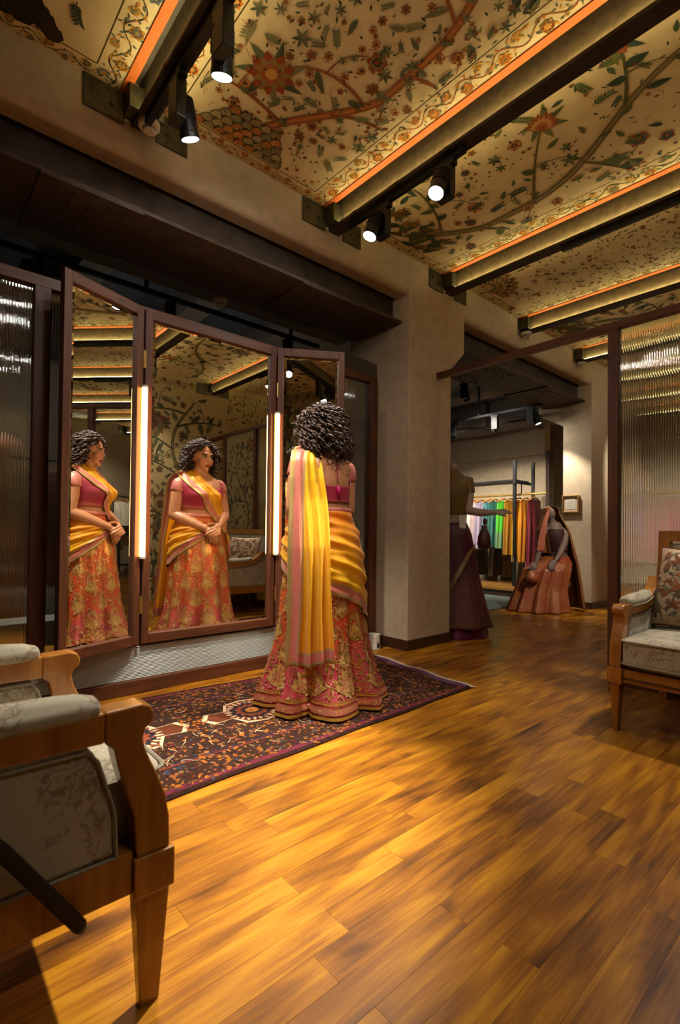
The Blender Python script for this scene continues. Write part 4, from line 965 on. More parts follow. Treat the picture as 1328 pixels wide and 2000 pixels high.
MB().lathe([(0.030, 0.108), (0.047, 0.119), (0.047, 0.122), (0.040, 0.122), (0.028, 0.113)], (cx, cy, 0), 32).build('dish', M['ceramic'], cd, smooth=True)
MB().lathe([(0.018, 0.002), (0.018, 0.018)], (cx, cy, 0), 16).build('tealight', M['paper'], cd)
# ---- framed notice on the farther column
fx = 6.445
fn = thing('framed_notice', 'small gold framed notice on the farther column', 'picture', (fx, 2.84, 1.2))
for (y0, y1, z0, z1) in ((2.725, 2.945, 1.2, 1.222), (2.725, 2.945, 1.408, 1.43), (2.725, 2.747, 1.222, 1.408), (2.923, 2.945, 1.222, 1.408)):
    MB().box(fx - 0.018, fx + 0.006, y0, y1, z0, z1).build('frame_side', M['gold'], fn, bevel=0.003)
MB().box(fx - 0.006, fx + 0.006, 2.747, 2.923, 1.222, 1.408).build('mount', plain('mount_card', '#b8a088', 0.8), fn)
sh = MB().box(fx - 0.008, fx - 0.006, 2.775, 2.895, 1.25, 1.38).build('sheet', M['paper'], fn)
mb = MB()
for k in range(8): mb.box(fx - 0.0088, fx - 0.008, 2.785 + 0.004 * (k % 3), 2.885 - 0.006 * (k % 2), 1.265 + k * 0.0135, 1.2675 + k * 0.0135)
mb.build('lettering', plain('grey_ink', '#8a8070', 0.8), sh, kind='stuff')

# ================================================================== FIGURES: helpers
def fuse(name, pieces, voxel, smooth=4):
    """overlapping closed pieces -> one continuous skin"""
    me = pieces.mesh('tmp'); bm = bmesh.new(); bm.from_mesh(me); bmesh.ops.recalc_face_normals(bm, faces=bm.faces); bm.to_mesh(me); bm.free()
    o = bpy.data.objects.new('tmp', me); COL.objects.link(o)
    r = o.modifiers.new('r', 'REMESH'); r.mode = 'VOXEL'; r.voxel_size = voxel
    s = o.modifiers.new('s', 'SMOOTH'); s.factor = 0.5; s.iterations = smooth
    ev = o.evaluated_get(bpy.context.evaluated_depsgraph_get()); out = bpy.data.meshes.new_from_object(ev); out.name = name
    bpy.data.objects.remove(o); bpy.data.meshes.remove(me)
    out.polygons.foreach_set('use_smooth', [True] * len(out.polygons)); return out
def limb(mb, pts, rad, n=14): return mb.tube(pts, rad, n, round_ends=True)
def hand(mb, wrist, kc, fdir, nrm, side, curl=(0.25, 0.45, 0.35), sc=1.0, spread=0.03):
    """palm, four unequal bent fingers and a thumb leaving the side of the palm"""
    w, k = Vector(wrist), Vector(kc); f = Vector(fdir).normalized(); n = Vector(nrm); n = (n - f * n.dot(f)).normalized(); s = f.cross(n) * side
    lens = (0.92, 1.05, 1.0, 0.8)
    for i in range(4):
        K = k + s * ((1.5 - i) * 0.0195 * sc) - f * (0.006 * abs(i - 1.2)) * sc
        limb(mb, [w + s * (1.5 - i) * 0.008 * sc, (w + K) / 2 + n * 0.003, K], [0.014 * sc, 0.0145 * sc, 0.0115 * sc], 10)
        d = (f + s * (1.5 - i) * spread).normalized(); p = K; P = [p]; ax = s
        for j, L in enumerate((0.040, 0.027, 0.021)):
            d = Matrix.Rotation(-side * curl[j] * (1 if True else 1), 3, ax) @ d if True else d
            p = p + d * L * lens[i] * sc; P.append(p)
        limb(mb, P, [0.0098 * sc, 0.0092 * sc, 0.0082 * sc, 0.0066 * sc], 10)
    t0 = w + (k - w) * 0.28 + s * 0.022 * sc; d = (f * 0.75 + s * 0.75 - n * 0.15).normalized(); t1 = t0 + d * 0.032 * sc; d2 = (f * 1.0 + s * 0.25 - n * 0.25).normalized(); t2 = t1 + d2 * 0.030 * sc; t3 = t2 + d2 * 0.022 * sc
    limb(mb, [w + (k - w) * 0.1, t0, t1, t2, t3], [0.014 * sc, 0.0145 * sc, 0.0112 * sc, 0.0098 * sc, 0.0075 * sc], 10)
TZ = [0.66, 0.78, 0.88, 0.95, 1.02, 1.08, 1.14, 1.20, 1.26, 1.30, 1.33, 1.355, 1.385, 1.42, 1.46]
TW = [0.165, .182, .188, .176, .160, .153, .156, .162, .168, .166, .142, .096, .060, .053, .052]
TD = [0.12, .128, .130, .122, .110, .104, .110, .122, .116, .098, .082, .068, .057, .053, .053]
TC = [-.01, -.015, -.015, -.006, 0, 0, .004, .010, .006, -.002, -.010, -.012, -.010, .0, .006]
def torso(z): return (float(np.interp(z, TZ, TW)), float(np.interp(z, TZ, TD)), float(np.interp(z, TZ, TC)))
def tors_ring(z, infl=0.0, n=40, hw=1.0):
    w, d, c = torso(z); R = []
    for j in range(n):
        a = 2 * PI * j / n; ca, sa = math.cos(a), math.sin(a); e = 0.86
        R.append(((w + infl) * hw * math.copysign(abs(ca) ** e, ca), c + (d + infl) * math.copysign(abs(sa) ** e, sa), z))
    return R
def skin_mat(name, col, rough=0.45):
    g = G(name); c = g.n('Attribute', attribute_name='Col'); pos = g.n('TexCoord', out=3)
    nz = g.n('TexNoise', {'Vector': pos, 'Scale': 14.0, 'Detail': 4.0}); c2 = g.mix(g.math('MULTIPLY', nz, 0.3), c, lin(col), 'OVERLAY')
    return g.out(g.bsdf(Base_Color=c2, Roughness=rough, Subsurface_Weight=0.08, Subsurface_Radius=(0.02, 0.008, 0.004), Normal=g.bump(g.n('TexNoise', {'Vector': pos, 'Scale': 260.0}), 0.08, 0.001)))

# ================================================================== THE PERSON
PO = Vector((1.752, 2.135, 0)); PHI = math.radians(-1)
pe = thing('person', 'person with dark curls in a yellow veil and red gold skirt facing the mirrors', 'person', PO, world=False); pe.rotation_euler = (0, 0, PHI)
CD = Vector((-PO.x, -PO.y, 0)).normalized(); RD = Vector((-CD.y, CD.x, 0)); RI = Matrix.Rotation(-PHI, 3, 'Z')
def lc(l, c, z): v = RI @ (RD * l + CD * c); return (v.x, v.y, z)     # across / towards the room corner -> body frame
mb = MB(); mb.rings([tors_ring(z) for z in np.linspace(0.66, 1.46, 34)])
for s in (-1, 1): mb.ball((s * 0.066, 0.088, 1.185), (0.066, 0.052, 0.062), 16, 12)
mb.ball((0.07, -0.075, 1.27), (0.06, 0.03, 0.07), 12, 8); mb.ball((-0.07, -0.075, 1.27), (0.06, 0.03, 0.07), 12, 8)
LS, LE, LWr = (-0.160, -0.006, 1.285), (-0.205, -0.012, 1.045), (-0.052, 0.188, 0.945)
RS, RE, RWr = (0.160, -0.006, 1.285), (0.205, 0.020, 1.050), (0.060, 0.196, 0.962)
for S, E_, W_ in ((LS, LE, LWr), (RS, RE, RWr)):
    S, E_, W_ = Vector(S), Vector(E_), Vector(W_)
    limb(mb, [S, S.lerp(E_, 0.35), S.lerp(E_, 0.7), E_], [0.052, 0.053, 0.047, 0.041], 18)
    limb(mb, [E_, E_.lerp(W_, 0.3), E_.lerp(W_, 0.7), W_], [0.041, 0.043, 0.034, 0.025], 18)
hand(mb, LWr, (0.000, 0.222, 0.885), (0.35, 0.12, -0.93), (-0.25, 0.95, 0.1), 1)
hand(mb, RWr, (0.010, 0.248, 0.925), (-0.92, 0.02, -0.35), (0.05, 0.9, 0.42), -1, (0.2, 0.5, 0.4))
for s in (-1, 1):
    limb(mb, [(s * 0.085, 0, 0.72), (s * 0.088, 0.01, 0.45), (s * 0.085, -0.005, 0.10)], [0.085, 0.058, 0.036], 14)
    limb(mb, [(s * 0.085, -0.03, 0.05), (s * 0.09, 0.05, 0.038), (s * 0.095, 0.13, 0.025)], [0.034, 0.034, 0.022], 12)
HC = Vector((0.004, 0.012, 1.500)); HR = Matrix.Rotation(math.radians(-12), 3, 'Z') @ Matrix.Rotation(math.radians(-6), 3, 'X')
def hp(x, y, z): return HC + HR @ Vector((x, y, z))
mb.ball(hp(0, -0.008, 0.018), (0.072, 0.090, 0.090), 28, 20, HR); mb.ball(hp(0, 0.020, -0.035), (0.057, 0.067, 0.078), 24, 18, HR)
mb.ball(hp(0, 0.064, -0.094), (0.024, 0.020, 0.019), 14, 10, HR)
for s in (-1, 1):
    mb.ball(hp(s * 0.035, 0.055, -0.035), (0.029, 0.030, 0.030), 14, 10, HR); mb.ball(hp(s * 0.0095, 0.087, -0.0325), 0.0075, 10, 8)
    mb.ball(hp(s * 0.073, -0.008, -0.012), (0.008, 0.018, 0.031), 10, 8, HR); mb.ball(hp(s * 0.030, 0.0735, 0.000), (0.0135, 0.011, 0.010), 12, 8, HR)
    mb.tube([hp(s * 0.012, 0.084, 0.021), hp(s * 0.030, 0.083, 0.026), hp(s * 0.05, 0.068, 0.020)], 0.007, 8, round_ends=True)
mb.tube([hp(0, 0.080, 0.020), hp(0, 0.088, -0.005), hp(0, 0.0955, -0.027)], [0.0075, 0.008, 0.0098], 12, round_ends=True)
mb.ball(hp(0, 0.0875, -0.0605), (0.023, 0.010, 0.0055), 14, 8, HR); mb.ball(hp(0, 0.0860, -0.0705), (0.019, 0.011, 0.0065), 14, 8, HR)
mb.tube([(0, -0.012, 1.36), (0.001, -0.004, 1.40), tuple(hp(0, -0.02, -0.05))], [0.056, 0.052, 0.052], 18, round_ends=True)
body = fuse('body', mb, 0.0042, 3)
co = np.empty(len(body.vertices) * 3, dtype=np.float32); body.vertices.foreach_get('co', co); co = co.reshape(-1, 3)
hq = (co - np.array(HC)) @ np.array(HR)          # head coordinates
hm = hq[:, 2] > -0.13
for s in (-1, 1):                                # eye sockets
    d2 = ((hq[:, 0] - s * 0.031) / 0.018) ** 2 + ((hq[:, 2] - 0.004) / 0.011) ** 2
    k = np.where(hm & (hq[:, 1] > 0.04), np.exp(-d2), 0) * 0.0045; co -= np.outer(k, np.array(HR @ Vector((0, 1, 0))))
body.vertices.foreach_set('co', co.ravel()); body.update()
colr = np.tile(np.array(lin('#b07c57'), dtype=np.float32), (len(co), 1)); fr = hm & (hq[:, 1] > 0.045)
colr[fr] = lin('#b98660')
ck = fr & (((np.abs(hq[:, 0]) - 0.04) / 0.022) ** 2 + ((hq[:, 2] + 0.035) / 0.02) ** 2 < 1); colr[ck] = lin('#b87a5a')
lp = fr & ((hq[:, 0] / 0.0245) ** 2 + ((hq[:, 2] + 0.066) / 0.0115) ** 2 < 1) & (hq[:, 1] > 0.068); colr[lp] = lin('#8e3f38')
for s in (-1, 1):
    x = hq[:, 0] - s * 0.0305; z = hq[:, 2] - 0.002
    colr[fr & ((x / 0.0185) ** 2 + ((z - 0.002) / 0.0105) ** 2 < 1)] = lin('#3a2218')
    colr[fr & ((x / 0.0150) ** 2 + ((z + 0.0005) / 0.0048) ** 2 < 1)] = lin('#b8a898')
    colr[fr & ((x - 0.002) ** 2 + (z * 1.0) ** 2 < 0.0066 ** 2)] = lin('#1c100a')
    colr[fr & (np.abs(z - 0.0205 + 8.0 * x * x) < 0.0042) & (np.abs(x) < 0.021)] = lin('#2a180f')
at = body.color_attributes.new('Col', 'FLOAT_COLOR', 'POINT'); at.data.foreach_set('color', colr.ravel())
M['skin'] = skin_mat('skin', '#a8724c'); link('body', body, M['skin'], pe)

# ---- curls
mb = MB(); hr = random.Random(5); cnt = 0
for k in range(2600):
    if cnt >= 520: break
    zz = hr.uniform(-0.75, 1.0); a = hr.uniform(0, 2 * PI); rr = math.sqrt(1 - zz * zz); d = Vector((rr * math.cos(a), rr * math.sin(a), zz))
    if d.y > 0.30 and zz < 0.66: continue                      # leave the face free
    if d.y > 0.05 and zz < 0.1: continue
    cnt += 1
    root = Vector((d.x * 0.076, d.y * 0.092 - 0.008, d.z * 0.095 + 0.018)); out = Vector((d.x, d.y, 0.25 * d.z + 0.12)).normalized()
    L = hr.uniform(0.10, 0.17) * (1.15 if zz < 0.3 else 0.9); end_z = max(-0.205, root.z - L) if zz < 0.5 else root.z - L * 0.55
    push = hr.uniform(0.026, 0.066) * (1.0 - 0.25 * max(0, zz)); side = 1.12 if d.y < 0.2 else 0.8
    dd = Vector((d.x + (0.35 if d.x > 0 else -0.35) * (d.y > 0.05 and zz > 0.2), min(d.y, 0.12) if zz > 0.2 else d.y, d.z)); out = Vector((dd.x, dd.y, 0.25 * d.z + 0.12)).normalized()
    p1 = root + out * push * 0.9 + Vector((0, 0, 0.018 * max(0, zz))); p2 = root + Vector((dd.x, dd.y, 0)) * push * 1.35 * side; p2.z = root.z * 0.5 + end_z * 0.5; p3 = root + Vector((dd.x, dd.y, 0)) * push * 1.15 * side; p3.z = end_z
    if zz > 0.5: p2 = root + out * push * 0.8 + Vector((dd.x, dd.y, 0)) * 0.03; p2.z = root.z - 0.01; p3 = p2 + Vector((dd.x * 0.04, dd.y * 0.03, -0.05))
    n = 26; turns = L / 0.040; hx = hr.uniform(0.009, 0.0145); ph = hr.uniform(0, 6.28); P = []
    for i in range(n + 1):
        t = i / n; b = root * (1 - t) ** 3 + p1 * 3 * t * (1 - t) ** 2 + p2 * 3 * t * t * (1 - t) + p3 * t ** 3
        q = ph + turns * 2 * PI * t; e = hx * min(1, t * 3.5)
        tn = Vector((math.cos(q), math.sin(q), 0)) if True else None
        sd = d.cross(Vector((0, 0, 1))); sd = sd.normalized() if sd.length > 0.1 else Vector((1, 0, 0)); ot = Vector((d.x, d.y, 0.3)).normalized()
        P.append(hp(*(b + sd * math.cos(q) * e + ot * math.sin(q) * e)))
    mb.tube(P, [0.0052 * (1 - 0.6 * (i / n) ** 3) for i in range(n + 1)], 5)
mb.ball(hp(0, -0.024, 0.026), (0.078, 0.084, 0.086), 24, 16, HR)
mb.ball(hp(0, -0.060, -0.05), (0.074, 0.045, 0.09), 18, 12, HR)
g = G('dark_curls'); gp = g.n('NewGeometry'); nz = g.n('TexNoise', {'Vector': gp, 'Scale': 40.0, 'Detail': 3.0})
M['hair'] = g.out(g.bsdf(Base_Color=g.ramp(nz, [(0.3, lin('#1c110b')), (0.6, lin('#3a2416')), (0.8, lin('#6a4428'))]), Roughness=0.42, Specular_IOR_Level=0.45))
mb.build('hair', M['hair'], pe, smooth=True, fix=False, label='dark brown shoulder length curls')

# ---- blouse
def bl_top(a):
    b = abs(a) * 180 / PI                               # 0 front .. 180 back
    return float(np.interp(b, [0, 25, 50, 70, 95, 112, 128, 180], [1.235, 1.245, 1.285, 1.325, 1.318, 1.25, 1.175, 1.168]))
def blouse(u, v):
    a = u * 2 * PI - PI; z0 = 1.085; z = z0 + (bl_top(a) - z0) * v; w, d, c = torso(z); x, y = math.sin(a), math.cos(a); e = 0.86
    px = (w + 0.006) * math.copysign(abs(x) ** e, x); py = c + (d + 0.006) * math.copysign(abs(y) ** e, y)
    if y > 0: py += 0.046 * math.exp(-((abs(px) - 0.066) / 0.058) ** 2 - ((z - 1.185) / 0.062) ** 2)
    return (px, py, z)
g = G('magenta_brocade'); uvn = g.n('TexCoord', out=2); gp = g.n('TexCoord', out=3)
vz = g.n('TexVoronoi', {'Vector': gp, 'Scale': 70.0}, feature='F1'); fine = g.n('TexNoise', {'Vector': gp, 'Scale': 220.0})
sep = g.n('SeparateXYZ', {0: uvn}, out=1); bandm = g.ramp(sep, [(0.0, (1, 1, 1)), (0.13, (1, 1, 1)), (0.16, (0.12, 0.12, 0.12))], 'LINEAR')
gm = g.math('MULTIPLY', g.ramp(g.math('SINE', g.math('MULTIPLY', vz, 60.0)), [(0.45, (0, 0, 0)), (0.6, (1, 1, 1))]), bandm)
M['blouse'] = g.out(g.bsdf(Base_Color=g.mix(gm, lin('#8e0f33'), lin('#c09060')), Roughness=0.5, Metallic=g.math('MULTIPLY', gm, 0.6), Normal=g.bump(fine, 0.3, 0.001)))
o = link('blouse', grid_mesh('blouse', blouse, 96, 18, closed=True), M['blouse'], pe); solid(o, 0.003, -1)
g = G('sleeve_brocade'); gp = g.n('TexCoord', out=3); vz = g.n('TexVoronoi', {'Vector': gp, 'Scale': 85.0}, feature='F1')
gm = g.ramp(g.math('SINE', g.math('MULTIPLY', vz, 70.0)), [(0.4, (0, 0, 0)), (0.55, (1, 1, 1))])
M['sleeve'] = g.out(g.bsdf(Base_Color=g.mix(gm, lin('#b04a58'), lin('#d8b084')), Roughness=0.4, Metallic=g.math('MULTIPLY', gm, 0.6)))
for S, E_, s in ((Vector(LS), Vector(LE), -1), (Vector(RS), Vector(RE), 1)):
    ax = (E_ - S).normalized(); R = []
    for t, r in ((-0.034, 0.030), (-0.022, 0.047), (0.0, 0.0560), (0.03, 0.0580), (0.062, 0.0590), (0.064, 0.0575)): R.append((S + ax * t, r))
    me = MB().tube([p for p, _ in R], [r for _, r in R], 24, cap=False).build('sleeve', M['sleeve'], pe, smooth=True); solid(me, 0.002, 1)
tie = MB().tube([(0.05, -0.052, 1.375), (0.02, -0.088, 1.33), (0.012, -0.112, 1.27), (0.010, -0.116, 1.20)], 0.003, 6).build('back_tie', plain('magenta_cord', '#9a1240', 0.6), pe)
mt = MB()
for k in range(5): mt.ball((0.010 + 0.004 * (k % 2), -0.120, 1.215 - k * 0.009), 0.0042, 8, 6)
mt.build('beads', M['gold'], tie, smooth=True)
MB().tube([(0.010, -0.121, 1.175), (0.011, -0.125, 1.155), (0.012, -0.126, 1.12)], [0.004, 0.009, 0.011], 10).build('tassel', plain('magenta_silk', '#a8125a', 0.5, scale=200), tie, smooth=True)

# ---- skirt
KZ = [0.012, 0.05, 0.12, 0.2, 0.3, 0.39, 0.5, 0.62, 0.75, 0.88, 0.95, 1.0, 1.04]
KX = [0.335, .325, .300, .275, .252, .238, .230, .222, .214, .200, .184, .166, .158]
KY = [0.335, .325, .300, .275, .250, .234, .222, .208, .192, .166, .145, .124, .114]
def skirt(th, z, infl=0.0):
    a, b = float(np.interp(z, KZ, KX)), float(np.interp(z, KZ, KY)); A = float(np.interp(z, [0.0, 0.1, 0.25, 0.45, 0.7, 1.0], [0.052, 0.046, 0.032, 0.016, 0.006, 0.0]))
    w = th + 0.12 * math.sin(2 * th + 1) + 0.05 * math.sin(5 * th)
    s = (0.5 + 0.5 * math.sin(9 * w + 0.8)) ** 0.5; f = A * ((s * 1.9 - 1.25) + 0.14 * math.sin(22 * w + 1.7))
    return ((a + f + infl) * math.cos(th), (b + f + infl) * math.sin(th) - 0.004, z)
TS = [0.0, 0.03, 0.1, 0.3, 0.6, 1.0]
def sk(u, v):
    z = 1.04 - (1.04 - 0.012) * v; x, y, zz = skirt(u * 2 * PI, z)
    if v > 0.97: zz += 0.006 * math.sin(9 * u * 2 * PI + 2)
    return (x, y, max(0.010, zz))
g = G('lehenga_silk'); uv = g.n('TexCoord', out=2); gp = g.n('TexCoord', out=3); v = g.n('SeparateXYZ', {0: uv}, out=1)
wn = g.n('TexNoise', {'Vector': gp, 'Scale': 9.0, 'Detail': 3.0}); vv = g.math('ADD', v, g.math('MULTIPLY', g.math('SUBTRACT', wn, 0.5), 0.28))
base = g.ramp(vv, [(0.0, lin('#d45410')), (0.30, lin('#d63a0c')), (0.62, lin('#cc2416')), (0.72, lin('#b80a48')), (0.95, lin('#b00848'))])
br = g.ramp(v, [(0.925, (0, 0, 0)), (0.93, (1, 1, 1))], 'LINEAR')
base = g.mix(br, base, lin('#b8343e'))
mp = g.mapping(uv, (26.0, 14.0, 1.0)); wv = g.n('TexNoise', {'Vector': mp, 'Scale': 2.0, 'Detail': 2.0}, out=1)
wp = g.n('VectorMath', {0: mp, 1: g.n('VectorMath', {0: wv, 'Scale': 0.9}, operation='SCALE')}, operation='ADD')
v1 = g.n('TexVoronoi', {'Vector': wp, 'Scale': 1.4}, feature='F1'); r1 = g.math('SINE', g.math('MULTIPLY', v1, 34.0))
v2 = g.n('TexVoronoi', {'Vector': mp, 'Scale': 6.0}, feature='DISTANCE_TO_EDGE'); 
m1 = g.ramp(r1, [(0.34, (0, 0, 0)), (0.5, (1, 1, 1))]); m2 = g.ramp(v2, [(0.03, (1, 1, 1)), (0.09, (0, 0, 0))])
dens = g.ramp(g.n('TexNoise', {'Vector': mp, 'Scale': 1.1, 'Detail': 1.0}), [(0.38, (0.5, 0.5, 0.5)), (0.55, (1, 1, 1))])
gm = g.math('MULTIPLY', g.math('MAXIMUM', g.math('MULTIPLY', m1, 0.85), g.math('MULTIPLY', m2, 0.6)), dens)
sp = g.n('TexVoronoi', {'Vector': gp, 'Scale': 420.0}, out=1); spk = g.ramp(sp, [(0.90, (0, 0, 0)), (0.93, (1, 1, 1))])
gm2 = g.math('MINIMUM', g.math('ADD', gm, g.math('MULTIPLY', spk, 0.6)), 1.0)
col_ = g.mix(gm2, base, lin('#a87c3c'))
M['skirt'] = g.out(g.bsdf(Base_Color=col_, Roughness=0.42, Metallic=g.math('MULTIPLY', gm2, 0.7), Normal=g.bump(g.n('TexVoronoi', {'Vector': gp, 'Scale': 380.0}), 0.7, 0.0015)))
o = link('skirt', grid_mesh('skirt', sk, 260, 60, closed=True), M['skirt'], pe); solid(o, 0.004, 1)
MB().rings([tors_ring(z, 0.012 + q) for z, q in ((1.03, 0.0), (1.032, 0.003), (1.052, 0.003), (1.055, 0.0))], cap=False).build('waistband', M['sleeve'], o, smooth=True)
c = Canvas(44); r = c.r; GC = Ls('#d8ac62', '#c8963c', '#f0cc8c', '#d08a6c', '#b88440'); PK = Ls('#d0505c', '#d87a68'); RS0 = 0.28; CIRC = 2 * PI * RS0
NM = 9
for i in range(NM):                                      # lotus palmettes along the hem, trellis above
    s0 = (i + 0.5) / NM * CIRC
    c.palmette(s0, 0.125, PI / 2, 0.115, [GC[0], PK[0], GC[2]]); c.flower(s0, 0.125, 0.042, [GC[2], GC[1], PK[1], GC[2]], 8)
    for sg in (-1, 1): c.curve(s0, 0.10, PI / 2 + sg * 1.5, 0.12, -sg * 16, 0.007, 0.003, GC[0], 8); c.leaf(s0 + sg * 0.05, 0.15, PI / 2 + sg * 0.9, 0.05, 0.02, GC[3], None, 0.3)
    for j in range(6):
        y = 0.27 + j * 0.125; x = s0 + (CIRC / NM / 2 if j % 2 else 0)
        c.palmette(x, y - 0.03, PI / 2, 0.075, [GC[0], GC[4], GC[3]]); c.flower(x, y - 0.01, 0.032, [GC[2], GC[1], GC[0], GC[2]], 7)
        for sg in (-1, 1): c.curve(x, y - 0.05, PI / 2 + sg * 1.2, 0.13, -sg * 14, 0.006, 0.003, GC[1], 8); c.leaf(x + sg * 0.045, y + 0.02, PI / 2 + sg * 0.9, 0.05, 0.02, GC[3], None, 0.3); c.sprig(x + sg * 0.03, y + 0.03, PI / 2 + sg * 0.4, 0.05, GC[0], GC[1])
for k in range(5600):
    x, y = r.uniform(0, CIRC), r.uniform(0.09, 0.95)
    if k % 3: c.disc(x, y, r.uniform(0.0020, 0.0038), r.choice(GC[:3]), 5)
    else: c.leaf(x, y, r.uniform(0, 6.28), r.uniform(0.018, 0.035), 0.010, r.choice(GC + Ls('#a8803a', '#94803c', '#a8803a')), None, 0.2, 3)
for y, w in ((0.012, 0.014), (0.074, 0.007), (0.084, 0.003)): c.up(); c.strip([(CIRC * i / 220, y) for i in range(221)], w, w, GC[1])
for i in range(96): c.flower(CIRC * (i + 0.5) / 96, 0.042, 0.017, [PK[1], GC[0], PK[0], GC[2]], 6)
def skmap(s, t, h):
    z = 0.014 + t; x, y, _ = skirt(s / RS0, z, 0.0012 + h); return (x, y, z)
c.split(0.016)
link('gold_embroidery', c.mesh('gold_embroidery', skmap, 5e-7, 0.0004), M['goldprint'], o, kind='stuff')

# ---- yellow veil
def veil_mat(name, alpha, gold_dots=True):
    g = G(name); b = g.n('Attribute', attribute_name='bd', out=2); og = g.n('Attribute', attribute_name='og', out=2); gp = g.n('TexCoord', out=3)
    n1 = g.n('TexNoise', {'Vector': gp, 'Scale': 7.0, 'Detail': 2.0})
    yel = g.mix(g.math('MINIMUM', g.math('ADD', og, g.math('MULTIPLY', n1, 0.35)), 1.0), lin('#f0c400'), lin('#e08808'))
    vz = g.n('TexVoronoi', {'Vector': gp, 'Scale': 95.0}, feature='F1'); mot = g.ramp(g.math('SINE', g.math('MULTIPLY', vz, 55.0)), [(0.45, (0, 0, 0)), (0.6, (1, 1, 1))])
    pink = g.mix(g.math('MULTIPLY', mot, 0.8), lin('#a8323e'), lin('#c8a070'))
    st = g.ramp(b, [(0.0, lin('#a88a50')), (0.23, lin('#b89a5e')), (0.24, (0, 0, 0, 1)), (0.66, (0, 0, 0, 1)), (0.67, lin('#b89260')), (0.80, lin('#b89260')), (0.81, (0, 0, 0, 1))], 'CONSTANT')
    isg = g.ramp(b, [(0.0, (1, 1, 1)), (0.24, (0, 0, 0)), (0.67, (1, 1, 1)), (0.81, (0, 0, 0))], 'CONSTANT')
    isb = g.ramp(b, [(0.0, (1, 1, 1)), (0.81, (0, 0, 0))], 'CONSTANT')
    c1 = g.mix(isg, pink, st); c2 = g.mix(isb, yel, c1)
    sp = g.n('TexVoronoi', {'Vector': gp, 'Scale': 55.0}, feature='F1'); dot = g.ramp(sp, [(0.06, (1, 1, 1)), (0.09, (0, 0, 0))])
    c3 = g.mix(dot, c2, lin('#e8c878'))
    met = g.math('MULTIPLY', g.math('MAXIMUM', g.math('MULTIPLY', isg, isb), dot), 0.55)
    weave = g.n('TexNoise', {'Vector': gp, 'Scale': 500.0})
    pb = g.bsdf(Base_Color=c3, Roughness=0.5, Metallic=met, Normal=g.bump(weave, 0.2, 0.001), Sheen_Weight=0.15)
    tl = g.n('BsdfTranslucent', {'Color': c3}); mx = g.n('MixShader', {0: g.math('SUBTRACT', 0.30, g.math('MULTIPLY', isb, 0.28)), 1: pb, 2: tl})
    tr = g.n('BsdfTransparent', {'Color': (1.0, 0.93, 0.6, 1)}); fa = g.math('MULTIPLY', g.math('SUBTRACT', 1.0, isb), 1 - alpha)
    return g.out(g.n('MixShader', {0: fa, 1: mx, 2: tr}))
M['veil'] = veil_mat('yellow_veil', 0.86); M['veil_sheer'] = veil_mat('yellow_veil_sheer', 0.58)
BW = 0.085
# (a) the fall down the back from the left shoulder
ZF = [1.372, 1.35, 1.30, 1.2, 1.1, 1.0, 0.85, 0.7, 0.5, 0.30]
Ll = [-0.150, -.165, -.172, -.174, -.174, -.172, -.170, -.170, -.174, -.180]; Lc = [0.090, .150, .185, .205, .215, .225, .240, .250, .268, .285]
Rl = [-0.012, -.008, -.004, .008, .020, .030, .040, .048, .056, .062]; Rc = [0.035, .090, .125, .150, .158, .190, .250, .268, .285, .305]
def fall(u, v):
    z = 1.372 - (1.372 - 0.275) * v; zc = max(z, 0.3); f = np.interp
    l = (1 - u) * float(f(-zc, [-q for q in ZF], Ll)) + u * float(f(-zc, [-q for q in ZF], Rl)); cdep = (1 - u) * float(f(-zc, [-q for q in ZF], Lc)) + u * float(f(-zc, [-q for q in ZF], Rc))
    pl = (0.006 + 0.010 * min(1, v * 2)) * math.sin(u * 2 * PI * 4.2 + 0.6) * (0.25 if u < 0.28 else 1.0) + 0.012 * math.sin(u * PI) * min(1, v * 3)
    bow = 0.016 * math.sin(u * PI) * math.exp(-((z - 1.3) / 0.08) ** 2)
    return lc(l + 0.004 * math.sin(v * 9 + u * 5), cdep + pl + bow, z - 0.025 * (1 - u) * v + 0.008 * math.sin(u * 9) * v)
wF = lambda v: 0.13 + 0.11 * v
at_b = lambda u, v: min(u * wF(v), (1 - v) * 1.09 + 0.0) / BW
o = link('veil_fall', grid_mesh('veil_fall', fall, 64, 110, attrs={'bd': lambda u, v: min(1.5, at_b(u, v)), 'og': lambda u, v: 0.45 * v * v + 0.12 * (u > 0.4) * v}), M['veil'], pe); solid(o, 0.0015)
# (b) across the chest from left shoulder to right hip
def front_y(x, z, infl):
    w, d, cc = torso(z); q = min(0.985, abs(x) / (w + infl)); y = cc + (d + infl) * (1 - q ** (2 / 0.86)) ** (0.86 / 2)
    return y + 0.050 * math.exp(-((abs(x) - 0.066) / 0.060) ** 2 - ((z - 1.185) / 0.06) ** 2)
def chest(u, v):
    # u 0 lower left edge (border) .. 1 upper edge ; v 0 shoulder .. 1 right hip
    a = Vector((-0.195, 1.325)).lerp(Vector((0.145, 0.90)), v); b = Vector((-0.065, 1.372)).lerp(Vector((0.205, 1.06)), v)
    p = a.lerp(b, u); x, z = p; fold = 0.004 * math.sin(u * 24 + v * 3) * (0.3 if u < 0.45 else 1)
    y = front_y(max(-0.16, min(0.17, x)), min(z, 1.33), 0.016) + fold
    if v < 0.16:                                   # roll over the shoulder
        k = 1 - v / 0.16; y = y * (1 - k * k) + (-0.005 + 0.01 * u) * k * k; z = z + 0.03 * math.sin(PI / 2 * k) * (0.4 + 0.6 * u)
        if x < -0.13: z += 0.02 * k
    sk_ = max(0, (v - 0.75) / 0.25); y += 0.03 * sk_ + (0.02 if z < 1.03 else 0) * sk_
    return (x, y, z)
